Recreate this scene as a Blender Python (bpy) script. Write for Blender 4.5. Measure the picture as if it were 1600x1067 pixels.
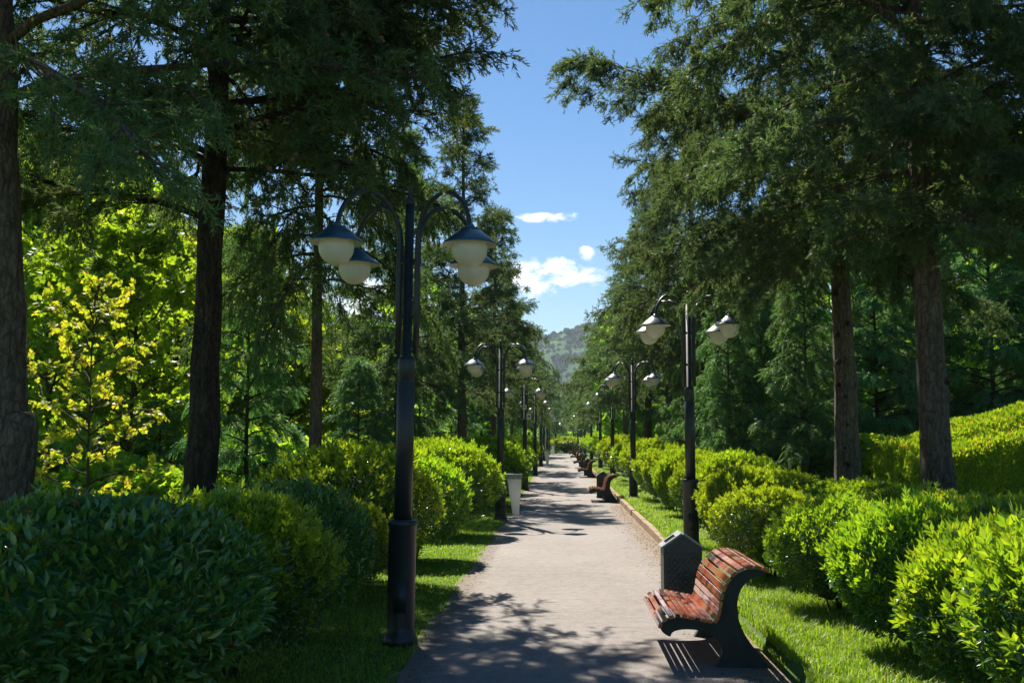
import bpy, math
import numpy as np
from mathutils import Vector

for o in list(bpy.data.objects):
    bpy.data.objects.remove(o)
sc = bpy.context.scene
COL = sc.collection
R = math.radians

# ------------------------------------------------------------------ camera
F, IW, IH = 1700.0, 1600.0, 1067.0
PITCH = math.atan(156.5 / F)
YAW = math.atan(74.0 / F * math.cos(PITCH))
EYE = 1.75
cam = bpy.data.cameras.new('camera')
cam.sensor_width = 36.0
cam.lens = F * 36.0 / IW
cam.clip_start, cam.clip_end = 0.1, 12000
cam_ob = bpy.data.objects.new('camera', cam)
cam_ob.location = (0, 0, EYE)
cam_ob.rotation_euler = (R(90) + PITCH, 0, YAW)
COL.objects.link(cam_ob)
sc.camera = cam_ob

# ------------------------------------------------------------------ sun, sky, exposure
SUN_EL = R(47)
SUN_AZ = R(-19)                      # from +Y towards +X
S = Vector((math.sin(SUN_AZ) * math.cos(SUN_EL), math.cos(SUN_AZ) * math.cos(SUN_EL), math.sin(SUN_EL)))
sun = bpy.data.lights.new('sun', 'SUN')
sun.energy, sun.angle, sun.color = 5.0, R(0.5), (1.0, 0.93, 0.82)
sun_ob = bpy.data.objects.new('sun', sun)
sun_ob.rotation_euler = S.to_track_quat('Z', 'Y').to_euler()
sun_ob.location = (-20, 30, 40)
COL.objects.link(sun_ob)

w = bpy.data.worlds.new('World')
sc.world = w
w.use_nodes = True
nt = w.node_tree
nt.nodes.clear()


def N(nt, typ, **kw):
    n = nt.nodes.new(typ)
    for k, v in kw.items():
        if k == 'inp':
            for a, b in v.items():
                n.inputs[a].default_value = b
        else:
            setattr(n, k, v)
    return n


def L(nt, a, b):
    nt.links.new(a, b)


def M(nt, op, a, b=None, c=None, clamp=False):
    n = nt.nodes.new('ShaderNodeMath')
    n.operation, n.use_clamp = op, clamp
    for i, v in enumerate((a, b, c)):
        if v is None:
            continue
        if isinstance(v, (int, float)):
            n.inputs[i].default_value = v
        else:
            nt.links.new(v, n.inputs[i])
    return n.outputs[0]


sky = N(nt, 'ShaderNodeTexSky', sky_type='NISHITA', sun_disc=False, sun_elevation=SUN_EL, sun_rotation=SUN_AZ,
        altitude=500, air_density=1.0, dust_density=0.25, ozone_density=2.2)
hsv = N(nt, 'ShaderNodeHueSaturation', inp={'Saturation': 1.36, 'Value': 0.76})
L(nt, sky.outputs[0], hsv.inputs['Color'])
# clouds, laid out by the direction in the sky (azimuth a = x/y, height e = z/y)
tc = N(nt, 'ShaderNodeTexCoord')
sep = N(nt, 'ShaderNodeSeparateXYZ')
L(nt, tc.outputs['Generated'], sep.inputs[0])
yy = M(nt, 'MAXIMUM', sep.outputs[1], 0.02)
az_ = M(nt, 'DIVIDE', sep.outputs[0], yy)
el_ = M(nt, 'DIVIDE', sep.outputs[2], yy)
cv = N(nt, 'ShaderNodeCombineXYZ')
L(nt, az_, cv.inputs[0])
L(nt, M(nt, 'MULTIPLY', el_, 1.9), cv.inputs[1])
nz = N(nt, 'ShaderNodeTexNoise', inp={'Scale': 34.0, 'Detail': 9.0, 'Roughness': 0.66, 'Distortion': 0.3})
L(nt, cv.outputs[0], nz.inputs['Vector'])
nfine = nz.outputs['Fac']


def puff(a, e, ra, re):
    da = M(nt, 'DIVIDE', M(nt, 'SUBTRACT', az_, a), ra)
    de = M(nt, 'DIVIDE', M(nt, 'SUBTRACT', el_, e), re)
    d = M(nt, 'ADD', M(nt, 'MULTIPLY', da, da), M(nt, 'MULTIPLY', de, de))
    return M(nt, 'SUBTRACT', 1.0, d)


acc = None
for (px, py, rx, ry) in ((862, 420, 62, 21), (905, 432, 48, 15), (846, 455, 24, 14), (815, 432, 40, 30),
                         (858, 336, 40, 8), (917, 396, 13, 11), (600, 470, 150, 34), (330, 450, 210, 40), (150, 300, 120, 30), (1500, 470, 160, 40)):
    p = puff((px - 874) / F, (690 - py) / F, rx / F, ry / F)
    p = M(nt, 'MULTIPLY', M(nt, 'MAXIMUM', p, -3.0), 0.42)
    acc = p if acc is None else M(nt, 'MAXIMUM', acc, p)
dens = M(nt, 'ADD', acc, M(nt, 'MULTIPLY', M(nt, 'SUBTRACT', nfine, 0.5), 2.9))
cl = N(nt, 'ShaderNodeMapRange', interpolation_type='SMOOTHSTEP', inp={'From Min': -0.12, 'From Max': 0.62})
L(nt, dens, cl.inputs[0])
fwd = M(nt, 'GREATER_THAN', sep.outputs[1], 0.05)
cmix = N(nt, 'ShaderNodeMix', data_type='RGBA')
L(nt, M(nt, 'MULTIPLY', M(nt, 'MULTIPLY', cl.outputs[0], fwd), 0.93), cmix.inputs['Factor'])
L(nt, hsv.outputs[0], cmix.inputs['A'])
cmix.inputs['B'].default_value = (10.2, 10.4, 10.6, 1)
bg = N(nt, 'ShaderNodeBackground', inp={'Strength': 0.070})
L(nt, cmix.outputs['Result'], bg.inputs['Color'])
wo = N(nt, 'ShaderNodeOutputWorld')
L(nt, bg.outputs[0], wo.inputs[0])

vs = sc.view_settings
vs.view_transform, vs.look, vs.gamma, vs.exposure = 'Standard', 'None', 1.0, 1.08
sc.cycles.max_bounces = 7
sc.cycles.diffuse_bounces = 4
sc.cycles.glossy_bounces = 3
sc.cycles.transmission_bounces = 5
sc.cycles.transparent_max_bounces = 4
sc.cycles.caustics_reflective = sc.cycles.caustics_refractive = False
sc.cycles.sample_clamp_indirect = 6.0
sc.cycles.use_denoising = True

# ------------------------------------------------------------------ projection helpers (metres from photo pixels at depth Y)
cs, sn, cp, sp = math.cos(YAW), math.sin(YAW), math.cos(PITCH), math.sin(PITCH)


def wx(px, Y, z=1.75):
    k, dz = (px - IW / 2) / F, z - EYE
    return (k * (Y * cs * cp + dz * sp) - Y * sn) / (cs + k * sn * cp)


def wz(py, px, Y):
    X = wx(px, Y)
    m = (IH / 2 - py) / F
    return EYE + (m * (-X * sn + Y * cs) * cp - X * sn * sp + Y * cs * sp) / (cp - m * sp)


def sstep(x):
    x = np.clip(x, 0, 1)
    return x * x * (3 - 2 * x)


def gz(X, Y):
    X, Y = np.asarray(X, float), np.asarray(Y, float)
    z = 0.5 * sstep((Y - 22) / 88) - 4.5 * sstep((Y - 112) / 90)
    z = z + 0.10 * (X > 1.74) + 0.15 * np.clip(X - 5.2, 0, 14) * sstep((45 - Y) / 30) - 0.04 * np.clip(-X - 6, 0, 12)
    return z


def g(X, Y):
    return float(gz(X, Y))


# ------------------------------------------------------------------ object helpers
def link(o, parent=None, loc=None):
    COL.objects.link(o)
    if parent is not None:
        o.parent = parent
    if loc is not None:
        o.location = loc
    return o


def tag(o, label=None, cat=None, group=None, kind=None):
    for k, v in (('label', label), ('category', cat), ('group', group), ('kind', kind)):
        if v:
            o[k] = v
    return o


def empty(name, loc=(0, 0, 0), rz=0.0):
    o = bpy.data.objects.new(name, None)
    o.empty_display_size = 0.2
    o.location = loc
    o.rotation_euler = (0, 0, rz)
    COL.objects.link(o)
    return o


def mesh_np(name, V, faces, mats, fmats=None, smooth=False):
    """faces: list of integer arrays (m,k); fmats: material index of each array"""
    me = bpy.data.meshes.new(name)
    V = np.asarray(V, np.float32)
    faces = [np.asarray(f, np.int32) for f in faces if len(f)]
    nl = sum(f.size for f in faces)
    nf = sum(len(f) for f in faces)
    me.vertices.add(len(V))
    me.vertices.foreach_set('co', V.ravel())
    me.loops.add(nl)
    me.polygons.add(nf)
    me.loops.foreach_set('vertex_index', np.concatenate([f.ravel() for f in faces]))
    tot = np.concatenate([np.full(len(f), f.shape[1], np.int32) for f in faces])
    st = np.concatenate([[0], np.cumsum(tot)[:-1]]).astype(np.int32)
    me.polygons.foreach_set('loop_start', st)
    if fmats is not None:
        mi = np.concatenate([np.full(len(f), i, np.int32) if np.isscalar(i) else np.asarray(i, np.int32) for f, i in zip(faces, fmats)])
        me.polygons.foreach_set('material_index', mi)
    me.polygons.foreach_set('use_smooth', np.full(nf, smooth, bool))
    for m in mats if isinstance(mats, (list, tuple)) else [mats]:
        me.materials.append(m)
    me.update(calc_edges=True)
    me.validate()
    return me


def obj(name, me, parent=None, loc=None):
    return link(bpy.data.objects.new(name, me), parent, loc)


class Geo:
    """collects vertices and faces (any corner count) for one mesh"""
    def __init__(self):
        self.V, self.F, self.MI, self.n = [], {}, {}, 0

    def add(self, V, F, mi=0):
        V = np.asarray(V, float)
        for f in (F if isinstance(F, list) and len(F) and isinstance(F[0], np.ndarray) and F[0].ndim == 2 else [np.asarray(F)]):
            if len(f) == 0:
                continue
            k = f.shape[1]
            self.F.setdefault(k, []).append(f + self.n)
            self.MI.setdefault(k, []).append(np.full(len(f), mi))
        self.V.append(V)
        self.n += len(V)

    def mesh(self, name, mats, smooth=False):
        ks = list(self.F)
        return mesh_np(name, np.concatenate(self.V), [np.concatenate(self.F[k]) for k in ks], mats,
                       [np.concatenate(self.MI[k]) for k in ks], smooth)

    def box(self, c, s, mi=0, rz=0.0):
        x, y, z = np.array(s) / 2.0
        V = np.array([(-x, -y, -z), (x, -y, -z), (x, y, -z), (-x, y, -z), (-x, -y, z), (x, -y, z), (x, y, z), (-x, y, z)])
        if rz:
            c_, s_ = math.cos(rz), math.sin(rz)
            V = V @ np.array([[c_, s_, 0], [-s_, c_, 0], [0, 0, 1]])
        self.add(V + np.array(c), np.array([(0, 3, 2, 1), (4, 5, 6, 7), (0, 1, 5, 4), (1, 2, 6, 5), (2, 3, 7, 6), (3, 0, 4, 7)]), mi)

    def lathe(self, prof, n=24, c=(0, 0, 0), mi=0, cap=True):
        a = np.arange(n) * 2 * math.pi / n
        V, F = [], []
        for r, z in prof:
            V.append(np.stack([r * np.cos(a), r * np.sin(a), np.full(n, z)], 1))
        V = np.concatenate(V) + np.array(c)
        i = np.arange(n)
        j = (i + 1) % n
        for k in range(len(prof) - 1):
            F.append(np.stack([k * n + i, k * n + j, (k + 1) * n + j, (k + 1) * n + i], 1))
        self.add(V, np.concatenate(F), mi)
        if cap:
            m = (len(prof) - 1) * n
            b = self.n - len(V)
            self.F.setdefault(n, []).append(np.array([np.arange(m, m + n)]) + b)
            self.MI.setdefault(n, []).append(np.array([mi]))
            self.F[n].append(np.array([np.arange(n)[::-1]]) + b)
            self.MI[n].append(np.array([mi]))

    def tube(self, P, rad, n=8, mi=0, rough=0.0, rng=None, cap=True):
        P = np.asarray(P, float)
        m = len(P)
        rad = np.broadcast_to(np.asarray(rad, float), (m,))
        T = np.gradient(P, axis=0)
        T /= np.linalg.norm(T, axis=1)[:, None] + 1e-9
        ref = np.array([0, 0, 1.0]) if abs(T[0, 2]) < 0.9 else np.array([1.0, 0, 0])
        A = np.cross(T, ref)
        A /= np.linalg.norm(A, axis=1)[:, None] + 1e-9
        B = np.cross(T, A)
        a = np.arange(n) * 2 * math.pi / n
        rr = rad[:, None] * np.ones((m, n))
        if rough:
            rr = rr * (1 + rough * rng.normal(size=(m, n)))
        V = P[:, None, :] + rr[:, :, None] * (np.cos(a)[None, :, None] * A[:, None, :] + np.sin(a)[None, :, None] * B[:, None, :])
        i = np.arange(n)
        j = (i + 1) % n
        F = np.concatenate([np.stack([k * n + i, (k + 1) * n + i, (k + 1) * n + j, k * n + j], 1) for k in range(m - 1)])
        self.add(V.reshape(-1, 3), F, mi)
        if cap and n > 4:
            b = self.n - m * n
            self.F.setdefault(n, []).append(np.array([np.arange(n)]) + b)
            self.MI.setdefault(n, []).append(np.array([mi]))
            self.F[n].append(np.array([np.arange(n)[::-1]]) + b + (m - 1) * n)
            self.MI[n].append(np.array([mi]))

    def prism(self, poly, d0, d1, axis='y', mi=0):
        """poly: list of (u, v); extruded along axis between d0 and d1"""
        k = len(poly)
        P = np.array(poly)
        def lay(d):
            z = np.full(k, d)
            return {'y': np.stack([P[:, 0], z, P[:, 1]], 1), 'x': np.stack([z, P[:, 0], P[:, 1]], 1), 'z': np.stack([P[:, 0], P[:, 1], z], 1)}[axis]
        V = np.concatenate([lay(d0), lay(d1)])
        i = np.arange(k)
        j = (i + 1) % k
        b = self.n
        self.add(V, np.stack([i, j, k + j, k + i], 1), mi)
        self.F.setdefault(k, []).append(np.array([i[::-1]]) + b)
        self.MI.setdefault(k, []).append(np.array([mi]))
        self.F[k].append(np.array([k + i]) + b)
        self.MI[k].append(np.array([mi]))


def nrm(v):
    return v / (np.linalg.norm(v, axis=-1, keepdims=True) + 1e-9)


def scatter(tv, pos, d, up, s):
    """copies of template vertices tv: y along d, z near up; returns (n*k,3)"""
    d = nrm(d)
    x = nrm(np.cross(d, up))
    z = np.cross(x, d)
    s = np.broadcast_to(np.asarray(s, float), (len(pos),))
    V = pos[:, None, :] + s[:, None, None] * (tv[None, :, 0:1] * x[:, None, :] + tv[None, :, 1:2] * d[:, None, :] + tv[None, :, 2:3] * z[:, None, :])
    return V.reshape(-1, 3)


def tfaces(tf, n, k):
    return (tf[None] + (np.arange(n) * k)[:, None, None]).reshape(-1, tf.shape[1])


# ------------------------------------------------------------------ materials
def new_mat(name):
    m = bpy.data.materials.new(name)
    m.use_nodes = True
    t = m.node_tree
    t.nodes.clear()
    out = N(t, 'ShaderNodeOutputMaterial')
    return m, t, out


def ramp(t, fac, stops):
    r = N(t, 'ShaderNodeValToRGB')
    e = r.color_ramp.elements
    while len(e) < len(stops):
        e.new(0.5)
    for i, (p, c) in enumerate(stops):
        e[i].position = p
        e[i].color = tuple(c) + (1,)
    L(t, fac, r.inputs[0])
    return r.outputs[0]


def noise(t, scale, detail=4, rough=0.55, coord='Object', sx=(1, 1, 1), dist=0.0):
    c = N(t, 'ShaderNodeTexCoord')
    mp = N(t, 'ShaderNodeMapping')
    mp.inputs['Scale'].default_value = sx
    L(t, c.outputs[coord], mp.inputs[0])
    n = N(t, 'ShaderNodeTexNoise', inp={'Scale': scale, 'Detail': detail, 'Roughness': rough, 'Distortion': dist})
    L(t, mp.outputs[0], n.inputs['Vector'])
    return n.outputs['Fac']


def leaf_mat(name, stops, tint, trans=0.4, rough=0.45, spec=0.5, var=0.1):
    m, t, out = new_mat(name)
    ge = N(t, 'ShaderNodeNewGeometry')
    oi = N(t, 'ShaderNodeObjectInfo')
    col = ramp(t, ge.outputs['Random Per Island'], stops)
    h = N(t, 'ShaderNodeHueSaturation')
    L(t, col, h.inputs['Color'])
    L(t, M(t, 'MULTIPLY_ADD', oi.outputs['Random'], 0.035, 0.4825), h.inputs['Hue'])
    L(t, M(t, 'MULTIPLY_ADD', oi.outputs['Random'], var * 2, 1 - var), h.inputs['Value'])
    p = N(t, 'ShaderNodeBsdfPrincipled', inp={'Roughness': rough, 'Specular IOR Level': spec})
    L(t, h.outputs[0], p.inputs['Base Color'])
    tr = N(t, 'ShaderNodeBsdfTranslucent')
    tm = N(t, 'ShaderNodeMix', data_type='RGBA', blend_type='MULTIPLY')
    tm.inputs['Factor'].default_value = 1.0
    L(t, h.outputs[0], tm.inputs['A'])
    tm.inputs['B'].default_value = tuple(tint) + (1,)
    L(t, tm.outputs['Result'], tr.inputs['Color'])
    mx = N(t, 'ShaderNodeMixShader', inp={0: trans})
    L(t, p.outputs[0], mx.inputs[1])
    L(t, tr.outputs[0], mx.inputs[2])
    L(t, mx.outputs[0], out.inputs[0])
    return m


def bark_mat(name, c0, c1, c2):
    m, t, out = new_mat(name)
    n1 = noise(t, 5.0, 6, 0.65, sx=(4, 4, 0.9), dist=0.6)
    n2 = noise(t, 1.1, 4, 0.6)
    n3 = noise(t, 30, 3, 0.6, sx=(2, 2, 0.6))
    col = ramp(t, M(t, 'ADD', M(t, 'MULTIPLY', n1, 0.65), M(t, 'MULTIPLY', n2, 0.35)), [(0.32, c0), (0.5, c1), (0.7, c2)])
    p = N(t, 'ShaderNodeBsdfPrincipled', inp={'Roughness': 0.9, 'Specular IOR Level': 0.2})
    L(t, col, p.inputs['Base Color'])
    tcb = N(t, 'ShaderNodeTexCoord')
    mpb = N(t, 'ShaderNodeMapping')
    mpb.inputs['Scale'].default_value = (1, 1, 0.28)
    L(t, tcb.outputs['Object'], mpb.inputs[0])
    wob = N(t, 'ShaderNodeVectorMath', operation='MULTIPLY_ADD')
    nzw = N(t, 'ShaderNodeTexNoise', inp={'Scale': 6.0, 'Detail': 3.0})
    L(t, tcb.outputs['Object'], nzw.inputs['Vector'])
    L(t, nzw.outputs['Color'], wob.inputs[0])
    wob.inputs[1].default_value = (0.16, 0.16, 0.10)
    L(t, mpb.outputs[0], wob.inputs[2])
    vor = N(t, 'ShaderNodeTexVoronoi', feature='DISTANCE_TO_EDGE', inp={'Scale': 17.0})
    L(t, wob.outputs[0], vor.inputs['Vector'])
    crk = N(t, 'ShaderNodeMapRange', interpolation_type='SMOOTHSTEP', inp={'From Min': 0.0, 'From Max': 0.16, 'To Min': 0.62})
    L(t, vor.outputs['Distance'], crk.inputs[0])
    cm = N(t, 'ShaderNodeMix', data_type='RGBA', blend_type='MULTIPLY')
    cm.inputs['Factor'].default_value = 1.0
    L(t, col, cm.inputs['A']); L(t, crk.outputs[0], cm.inputs['B'])
    L(t, cm.outputs['Result'], p.inputs['Base Color'])
    b = N(t, 'ShaderNodeBump', inp={'Strength': 1.0, 'Distance': 0.06})
    L(t, M(t, 'ADD', M(t, 'MULTIPLY', crk.outputs[0], 0.5), M(t, 'ADD', n1, M(t, 'MULTIPLY', n3, 0.35))), b.inputs['Height'])
    L(t, b.outputs[0], p.inputs['Normal'])
    L(t, p.outputs[0], out.inputs[0])
    return m


def plain_mat(name, c0, c1, rough=0.4, spec=0.5, scale=6.0, metal=0.0, bump=0.0, coat=0.0, sx=(1, 1, 1)):
    m, t, out = new_mat(name)
    n1 = noise(t, scale, 5, 0.6, sx=sx)
    p = N(t, 'ShaderNodeBsdfPrincipled', inp={'Roughness': rough, 'Specular IOR Level': spec, 'Metallic': metal, 'Coat Weight': coat, 'Coat Roughness': 0.15})
    L(t, ramp(t, n1, [(0.35, c0), (0.65, c1)]), p.inputs['Base Color'])
    L(t, M(t, 'MULTIPLY_ADD', n1, 0.25, rough - 0.12), p.inputs['Roughness'])
    if bump:
        b = N(t, 'ShaderNodeBump', inp={'Strength': bump, 'Distance': 0.01})
        L(t, noise(t, scale * 6, 4, 0.6, sx=sx), b.inputs['Height'])
        L(t, b.outputs[0], p.inputs['Normal'])
    L(t, p.outputs[0], out.inputs[0])
    return m


MAT = {}
# foliage
MAT['cypress'] = leaf_mat('cypress_leaf', [(0.0, (0.052, 0.112, 0.054)), (0.5, (0.082, 0.158, 0.068)), (0.80, (0.125, 0.185, 0.078)), (0.95, (0.17, 0.19, 0.09)), (1.0, (0.24, 0.175, 0.10))], (1.5, 1.5, 0.7), 0.38, 0.6, 0.25, 0.16)
MAT['feather'] = leaf_mat('feathery_conifer_leaf', [(0.0, (0.055, 0.165, 0.072)), (0.6, (0.105, 0.245, 0.090)), (1.0, (0.20, 0.33, 0.12))], (1.5, 1.5, 0.7), 0.40, 0.5, 0.35, 0.16)
MAT['deciduous'] = leaf_mat('broad_leaf', [(0.0, (0.10, 0.20, 0.03)), (0.6, (0.19, 0.31, 0.04)), (1.0, (0.29, 0.38, 0.05))], (1.9, 1.8, 0.5), 0.58, 0.45, 0.35, 0.15)
MAT['yellow'] = leaf_mat('yellow_leaf', [(0.0, (0.20, 0.30, 0.03)), (0.4, (0.36, 0.41, 0.04)), (0.85, (0.50, 0.46, 0.055)), (1.0, (0.52, 0.40, 0.05))], (1.5, 1.6, 0.6), 0.5, 0.45, 0.4)
MAT['privet'] = leaf_mat('privet_leaf', [(0.0, (0.040, 0.105, 0.028)), (0.6, (0.072, 0.160, 0.032)), (0.97, (0.13, 0.215, 0.036)), (1.0, (0.18, 0.12, 0.05))], (1.9, 1.9, 0.5), 0.34, 0.27, 0.65)
MAT['shoot'] = leaf_mat('privet_new_leaf', [(0.0, (0.13, 0.23, 0.025)), (0.6, (0.22, 0.32, 0.03)), (1.0, (0.32, 0.38, 0.04))], (1.8, 1.8, 0.45), 0.48, 0.30, 0.55)
MAT['laurel'] = leaf_mat('dark_glossy_leaf', [(0.0, (0.058, 0.175, 0.050)), (0.6, (0.115, 0.270, 0.062)), (0.97, (0.22, 0.35, 0.06)), (1.0, (0.25, 0.15, 0.05))], (1.6, 1.8, 0.6), 0.32, 0.25, 0.75)
MAT['golden'] = leaf_mat('golden_hedge_leaf', [(0.0, (0.15, 0.28, 0.03)), (0.6, (0.27, 0.37, 0.035)), (0.92, (0.38, 0.42, 0.05)), (1.0, (0.40, 0.22, 0.08))], (1.5, 1.5, 0.4), 0.46, 0.45, 0.4)
MAT['grass'] = leaf_mat('grass_blade', [(0.0, (0.12, 0.23, 0.025)), (0.6, (0.21, 0.34, 0.035)), (0.90, (0.30, 0.39, 0.06)), (1.0, (0.42, 0.36, 0.17))], (1.6, 1.6, 0.4), 0.45, 0.5, 0.35)
# bark
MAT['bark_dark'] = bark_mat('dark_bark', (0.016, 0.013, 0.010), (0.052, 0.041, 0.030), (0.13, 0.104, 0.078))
MAT['bark_grey'] = bark_mat('grey_bark', (0.048, 0.038, 0.028), (0.15, 0.120, 0.090), (0.27, 0.22, 0.165))
MAT['bark_thin'] = bark_mat('young_bark', (0.05, 0.04, 0.025), (0.10, 0.085, 0.05), (0.16, 0.14, 0.09))
MAT['cone'] = plain_mat('cone_scales', (0.10, 0.06, 0.03), (0.22, 0.14, 0.07), 0.8, 0.2, 60, bump=0.5)
# street furniture
MAT['pole'] = plain_mat('dark_green_painted_steel', (0.018, 0.024, 0.024), (0.028, 0.036, 0.035), 0.42, 0.45, 8, bump=0.05)
MAT['shade'] = plain_mat('blue_black_enamel', (0.008, 0.046, 0.072), (0.014, 0.062, 0.092), 0.36, 0.7, 10, coat=0.4)
MAT['shade_in'] = plain_mat('white_enamel', (0.62, 0.60, 0.54), (0.74, 0.72, 0.66), 0.5, 0.4, 10)
m, t, out = new_mat('frosted_globe')
p = N(t, 'ShaderNodeBsdfPrincipled', inp={'Base Color': (0.60, 0.56, 0.46, 1), 'Roughness': 0.28, 'Specular IOR Level': 0.5})
L(t, ramp(t, noise(t, 9, 4, 0.6), [(0.3, (0.84, 0.81, 0.74)), (0.7, (0.92, 0.90, 0.84))]), p.inputs['Base Color'])
tr = N(t, 'ShaderNodeBsdfTranslucent', inp={'Color': (0.95, 0.91, 0.82, 1)})
mx = N(t, 'ShaderNodeMixShader', inp={0: 0.45})
L(t, p.outputs[0], mx.inputs[1]); L(t, tr.outputs[0], mx.inputs[2]); L(t, mx.outputs[0], out.inputs[0])
MAT['globe'] = m
MAT['bench_side'] = plain_mat('dark_grey_green_cast_concrete', (0.020, 0.027, 0.024), (0.036, 0.044, 0.038), 0.6, 0.35, 9, bump=0.25)
MAT['bin'] = plain_mat('dark_grey_cast_metal', (0.030, 0.036, 0.033), (0.052, 0.058, 0.052), 0.5, 0.45, 10, bump=0.2)
MAT['bin_lid'] = plain_mat('grey_worn_lid', (0.14, 0.16, 0.16), (0.22, 0.24, 0.24), 0.45, 0.5, 12, bump=0.1)
MAT['slot_dark'] = plain_mat('slot_shade_black', (0.006, 0.006, 0.006), (0.012, 0.012, 0.012), 0.9, 0.1, 10)
MAT['bin_ring'] = plain_mat('galvanised_steel', (0.22, 0.23, 0.21), (0.36, 0.37, 0.34), 0.45, 0.5, 14, metal=0.5)
MAT['paper'] = plain_mat('white_sign_face', (0.70, 0.70, 0.68), (0.80, 0.80, 0.78), 0.4, 0.5, 8)
MAT['sign_black'] = plain_mat('black_sign_ink', (0.02, 0.02, 0.02), (0.03, 0.03, 0.03), 0.5, 0.4, 8)
MAT['sign_yellow'] = plain_mat('yellow_sign_strip', (0.62, 0.45, 0.03), (0.70, 0.52, 0.05), 0.5, 0.4, 8)
m, t, out = new_mat('white_bin_bag')
p = N(t, 'ShaderNodeBsdfPrincipled', inp={'Base Color': (0.82, 0.82, 0.80, 1), 'Roughness': 0.35, 'Specular IOR Level': 0.5})
tr = N(t, 'ShaderNodeBsdfTranslucent', inp={'Color': (0.9, 0.9, 0.88, 1)})
mx = N(t, 'ShaderNodeMixShader', inp={0: 0.45})
L(t, p.outputs[0], mx.inputs[1]); L(t, tr.outputs[0], mx.inputs[2]); L(t, mx.outputs[0], out.inputs[0])
MAT['bag'] = m
# varnished slats with worn, dark and orange patches
m, t, out = new_mat('varnished_red_slat')
ge = N(t, 'ShaderNodeNewGeometry')
tcs = N(t, 'ShaderNodeTexCoord')
mps = N(t, 'ShaderNodeVectorMath', operation='MULTIPLY_ADD')
L(t, tcs.outputs['Object'], mps.inputs[0])
mps.inputs[1].default_value = (0.6, 5.2, 0.6)
cbs = N(t, 'ShaderNodeCombineXYZ')
L(t, M(t, 'MULTIPLY', ge.outputs['Random Per Island'], 1.6), cbs.inputs[0])
L(t, cbs.outputs[0], mps.inputs[2])
ns_ = N(t, 'ShaderNodeTexNoise', inp={'Scale': 1.25, 'Detail': 2.0, 'Roughness': 0.5})
L(t, mps.outputs[0], ns_.inputs['Vector'])
n1 = ns_.outputs['Fac']
n2 = noise(t, 14, 5, 0.6, sx=(6, 0.7, 6))
f = M(t, 'ADD', M(t, 'MULTIPLY_ADD', ge.outputs['Random Per Island'], 0.20, -0.10), M(t, 'MULTIPLY_ADD', n1, 1.25, -0.125))
f = M(t, 'ADD', f, M(t, 'MULTIPLY_ADD', n2, 0.16, -0.08))
col = ramp(t, f, [(0.36, (0.035, 0.022, 0.016)), (0.44, (0.075, 0.032, 0.020)), (0.485, (0.36, 0.058, 0.026)), (0.56, (0.52, 0.095, 0.032)), (0.64, (0.50, 0.16, 0.05)), (0.76, (0.36, 0.17, 0.13))])
p = N(t, 'ShaderNodeBsdfPrincipled', inp={'Roughness': 0.3, 'Coat Weight': 1.0, 'Coat Roughness': 0.05})
L(t, col, p.inputs['Base Color'])
L(t, M(t, 'MULTIPLY_ADD', n1, 0.5, 0.08), p.inputs['Roughness'])
b = N(t, 'ShaderNodeBump', inp={'Strength': 0.25, 'Distance': 0.004})
L(t, n2, b.inputs['Height']); L(t, b.outputs[0], p.inputs['Normal'])
L(t, p.outputs[0], out.inputs[0])
MAT['slat'] = m
MAT['bolt'] = plain_mat('steel_bolt', (0.25, 0.24, 0.20), (0.38, 0.36, 0.30), 0.35, 0.5, 20, metal=0.8)
# path
m, t, out = new_mat('chip_seal_path')
c = N(t, 'ShaderNodeTexCoord')
sx_ = N(t, 'ShaderNodeSeparateXYZ')
L(t, c.outputs['Object'], sx_.inputs[0])
fine = noise(t, 95, 3, 0.7)
mid = noise(t, 9, 5, 0.65)
big = noise(t, 0.55, 4, 0.6, sx=(1, 0.7, 1))
vo = N(t, 'ShaderNodeTexVoronoi', inp={'Scale': 130.0})
L(t, c.outputs['Object'], vo.inputs['Vector'])
wash = noise(t, 2.2, 6, 0.7, sx=(0.45, 3.2, 1))
f = M(t, 'ADD', M(t, 'MULTIPLY', fine, 0.56), M(t, 'ADD', M(t, 'MULTIPLY', mid, 0.20), M(t, 'ADD', M(t, 'MULTIPLY', big, 0.15), M(t, 'MULTIPLY', wash, 0.09))))
col = ramp(t, f, [(0.36, (0.112, 0.100, 0.090)), (0.47, (0.25, 0.222, 0.201)), (0.58, (0.385, 0.345, 0.314))])
sepc = N(t, 'ShaderNodeMix', data_type='RGBA', blend_type='MULTIPLY')
sepc.inputs['Factor'].default_value = 0.30
L(t, col, sepc.inputs['A']); L(t, vo.outputs['Color'], sepc.inputs['B'])
# sandy debris gathers along the kerb side, darker brown patch under the first bench
edge = M(t, 'ADD', sx_.outputs[0], M(t, 'MULTIPLY', mid, 0.9))
er = N(t, 'ShaderNodeMapRange', interpolation_type='SMOOTHSTEP', inp={'From Min': 1.62, 'From Max': 2.10})
L(t, edge, er.inputs[0])
e2 = N(t, 'ShaderNodeMapRange', interpolation_type='SMOOTHSTEP', inp={'From Min': 0.92, 'From Max': 0.62})
L(t, M(t, 'MULTIPLY', M(t, 'ADD', sx_.outputs[0], M(t, 'MULTIPLY', mid, 0.5)), -1.0), e2.inputs[0])
e2i = M(t, 'SUBTRACT', 1.0, e2.outputs[0])
mxc = N(t, 'ShaderNodeMix', data_type='RGBA')
L(t, M(t, 'MULTIPLY', er.outputs[0], 0.75), mxc.inputs['Factor'])
L(t, sepc.outputs['Result'], mxc.inputs['A'])
L(t, ramp(t, fine, [(0.35, (0.14, 0.085, 0.045)), (0.65, (0.33, 0.225, 0.13))]), mxc.inputs['B'])
mxd = N(t, 'ShaderNodeMix', data_type='RGBA')
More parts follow.
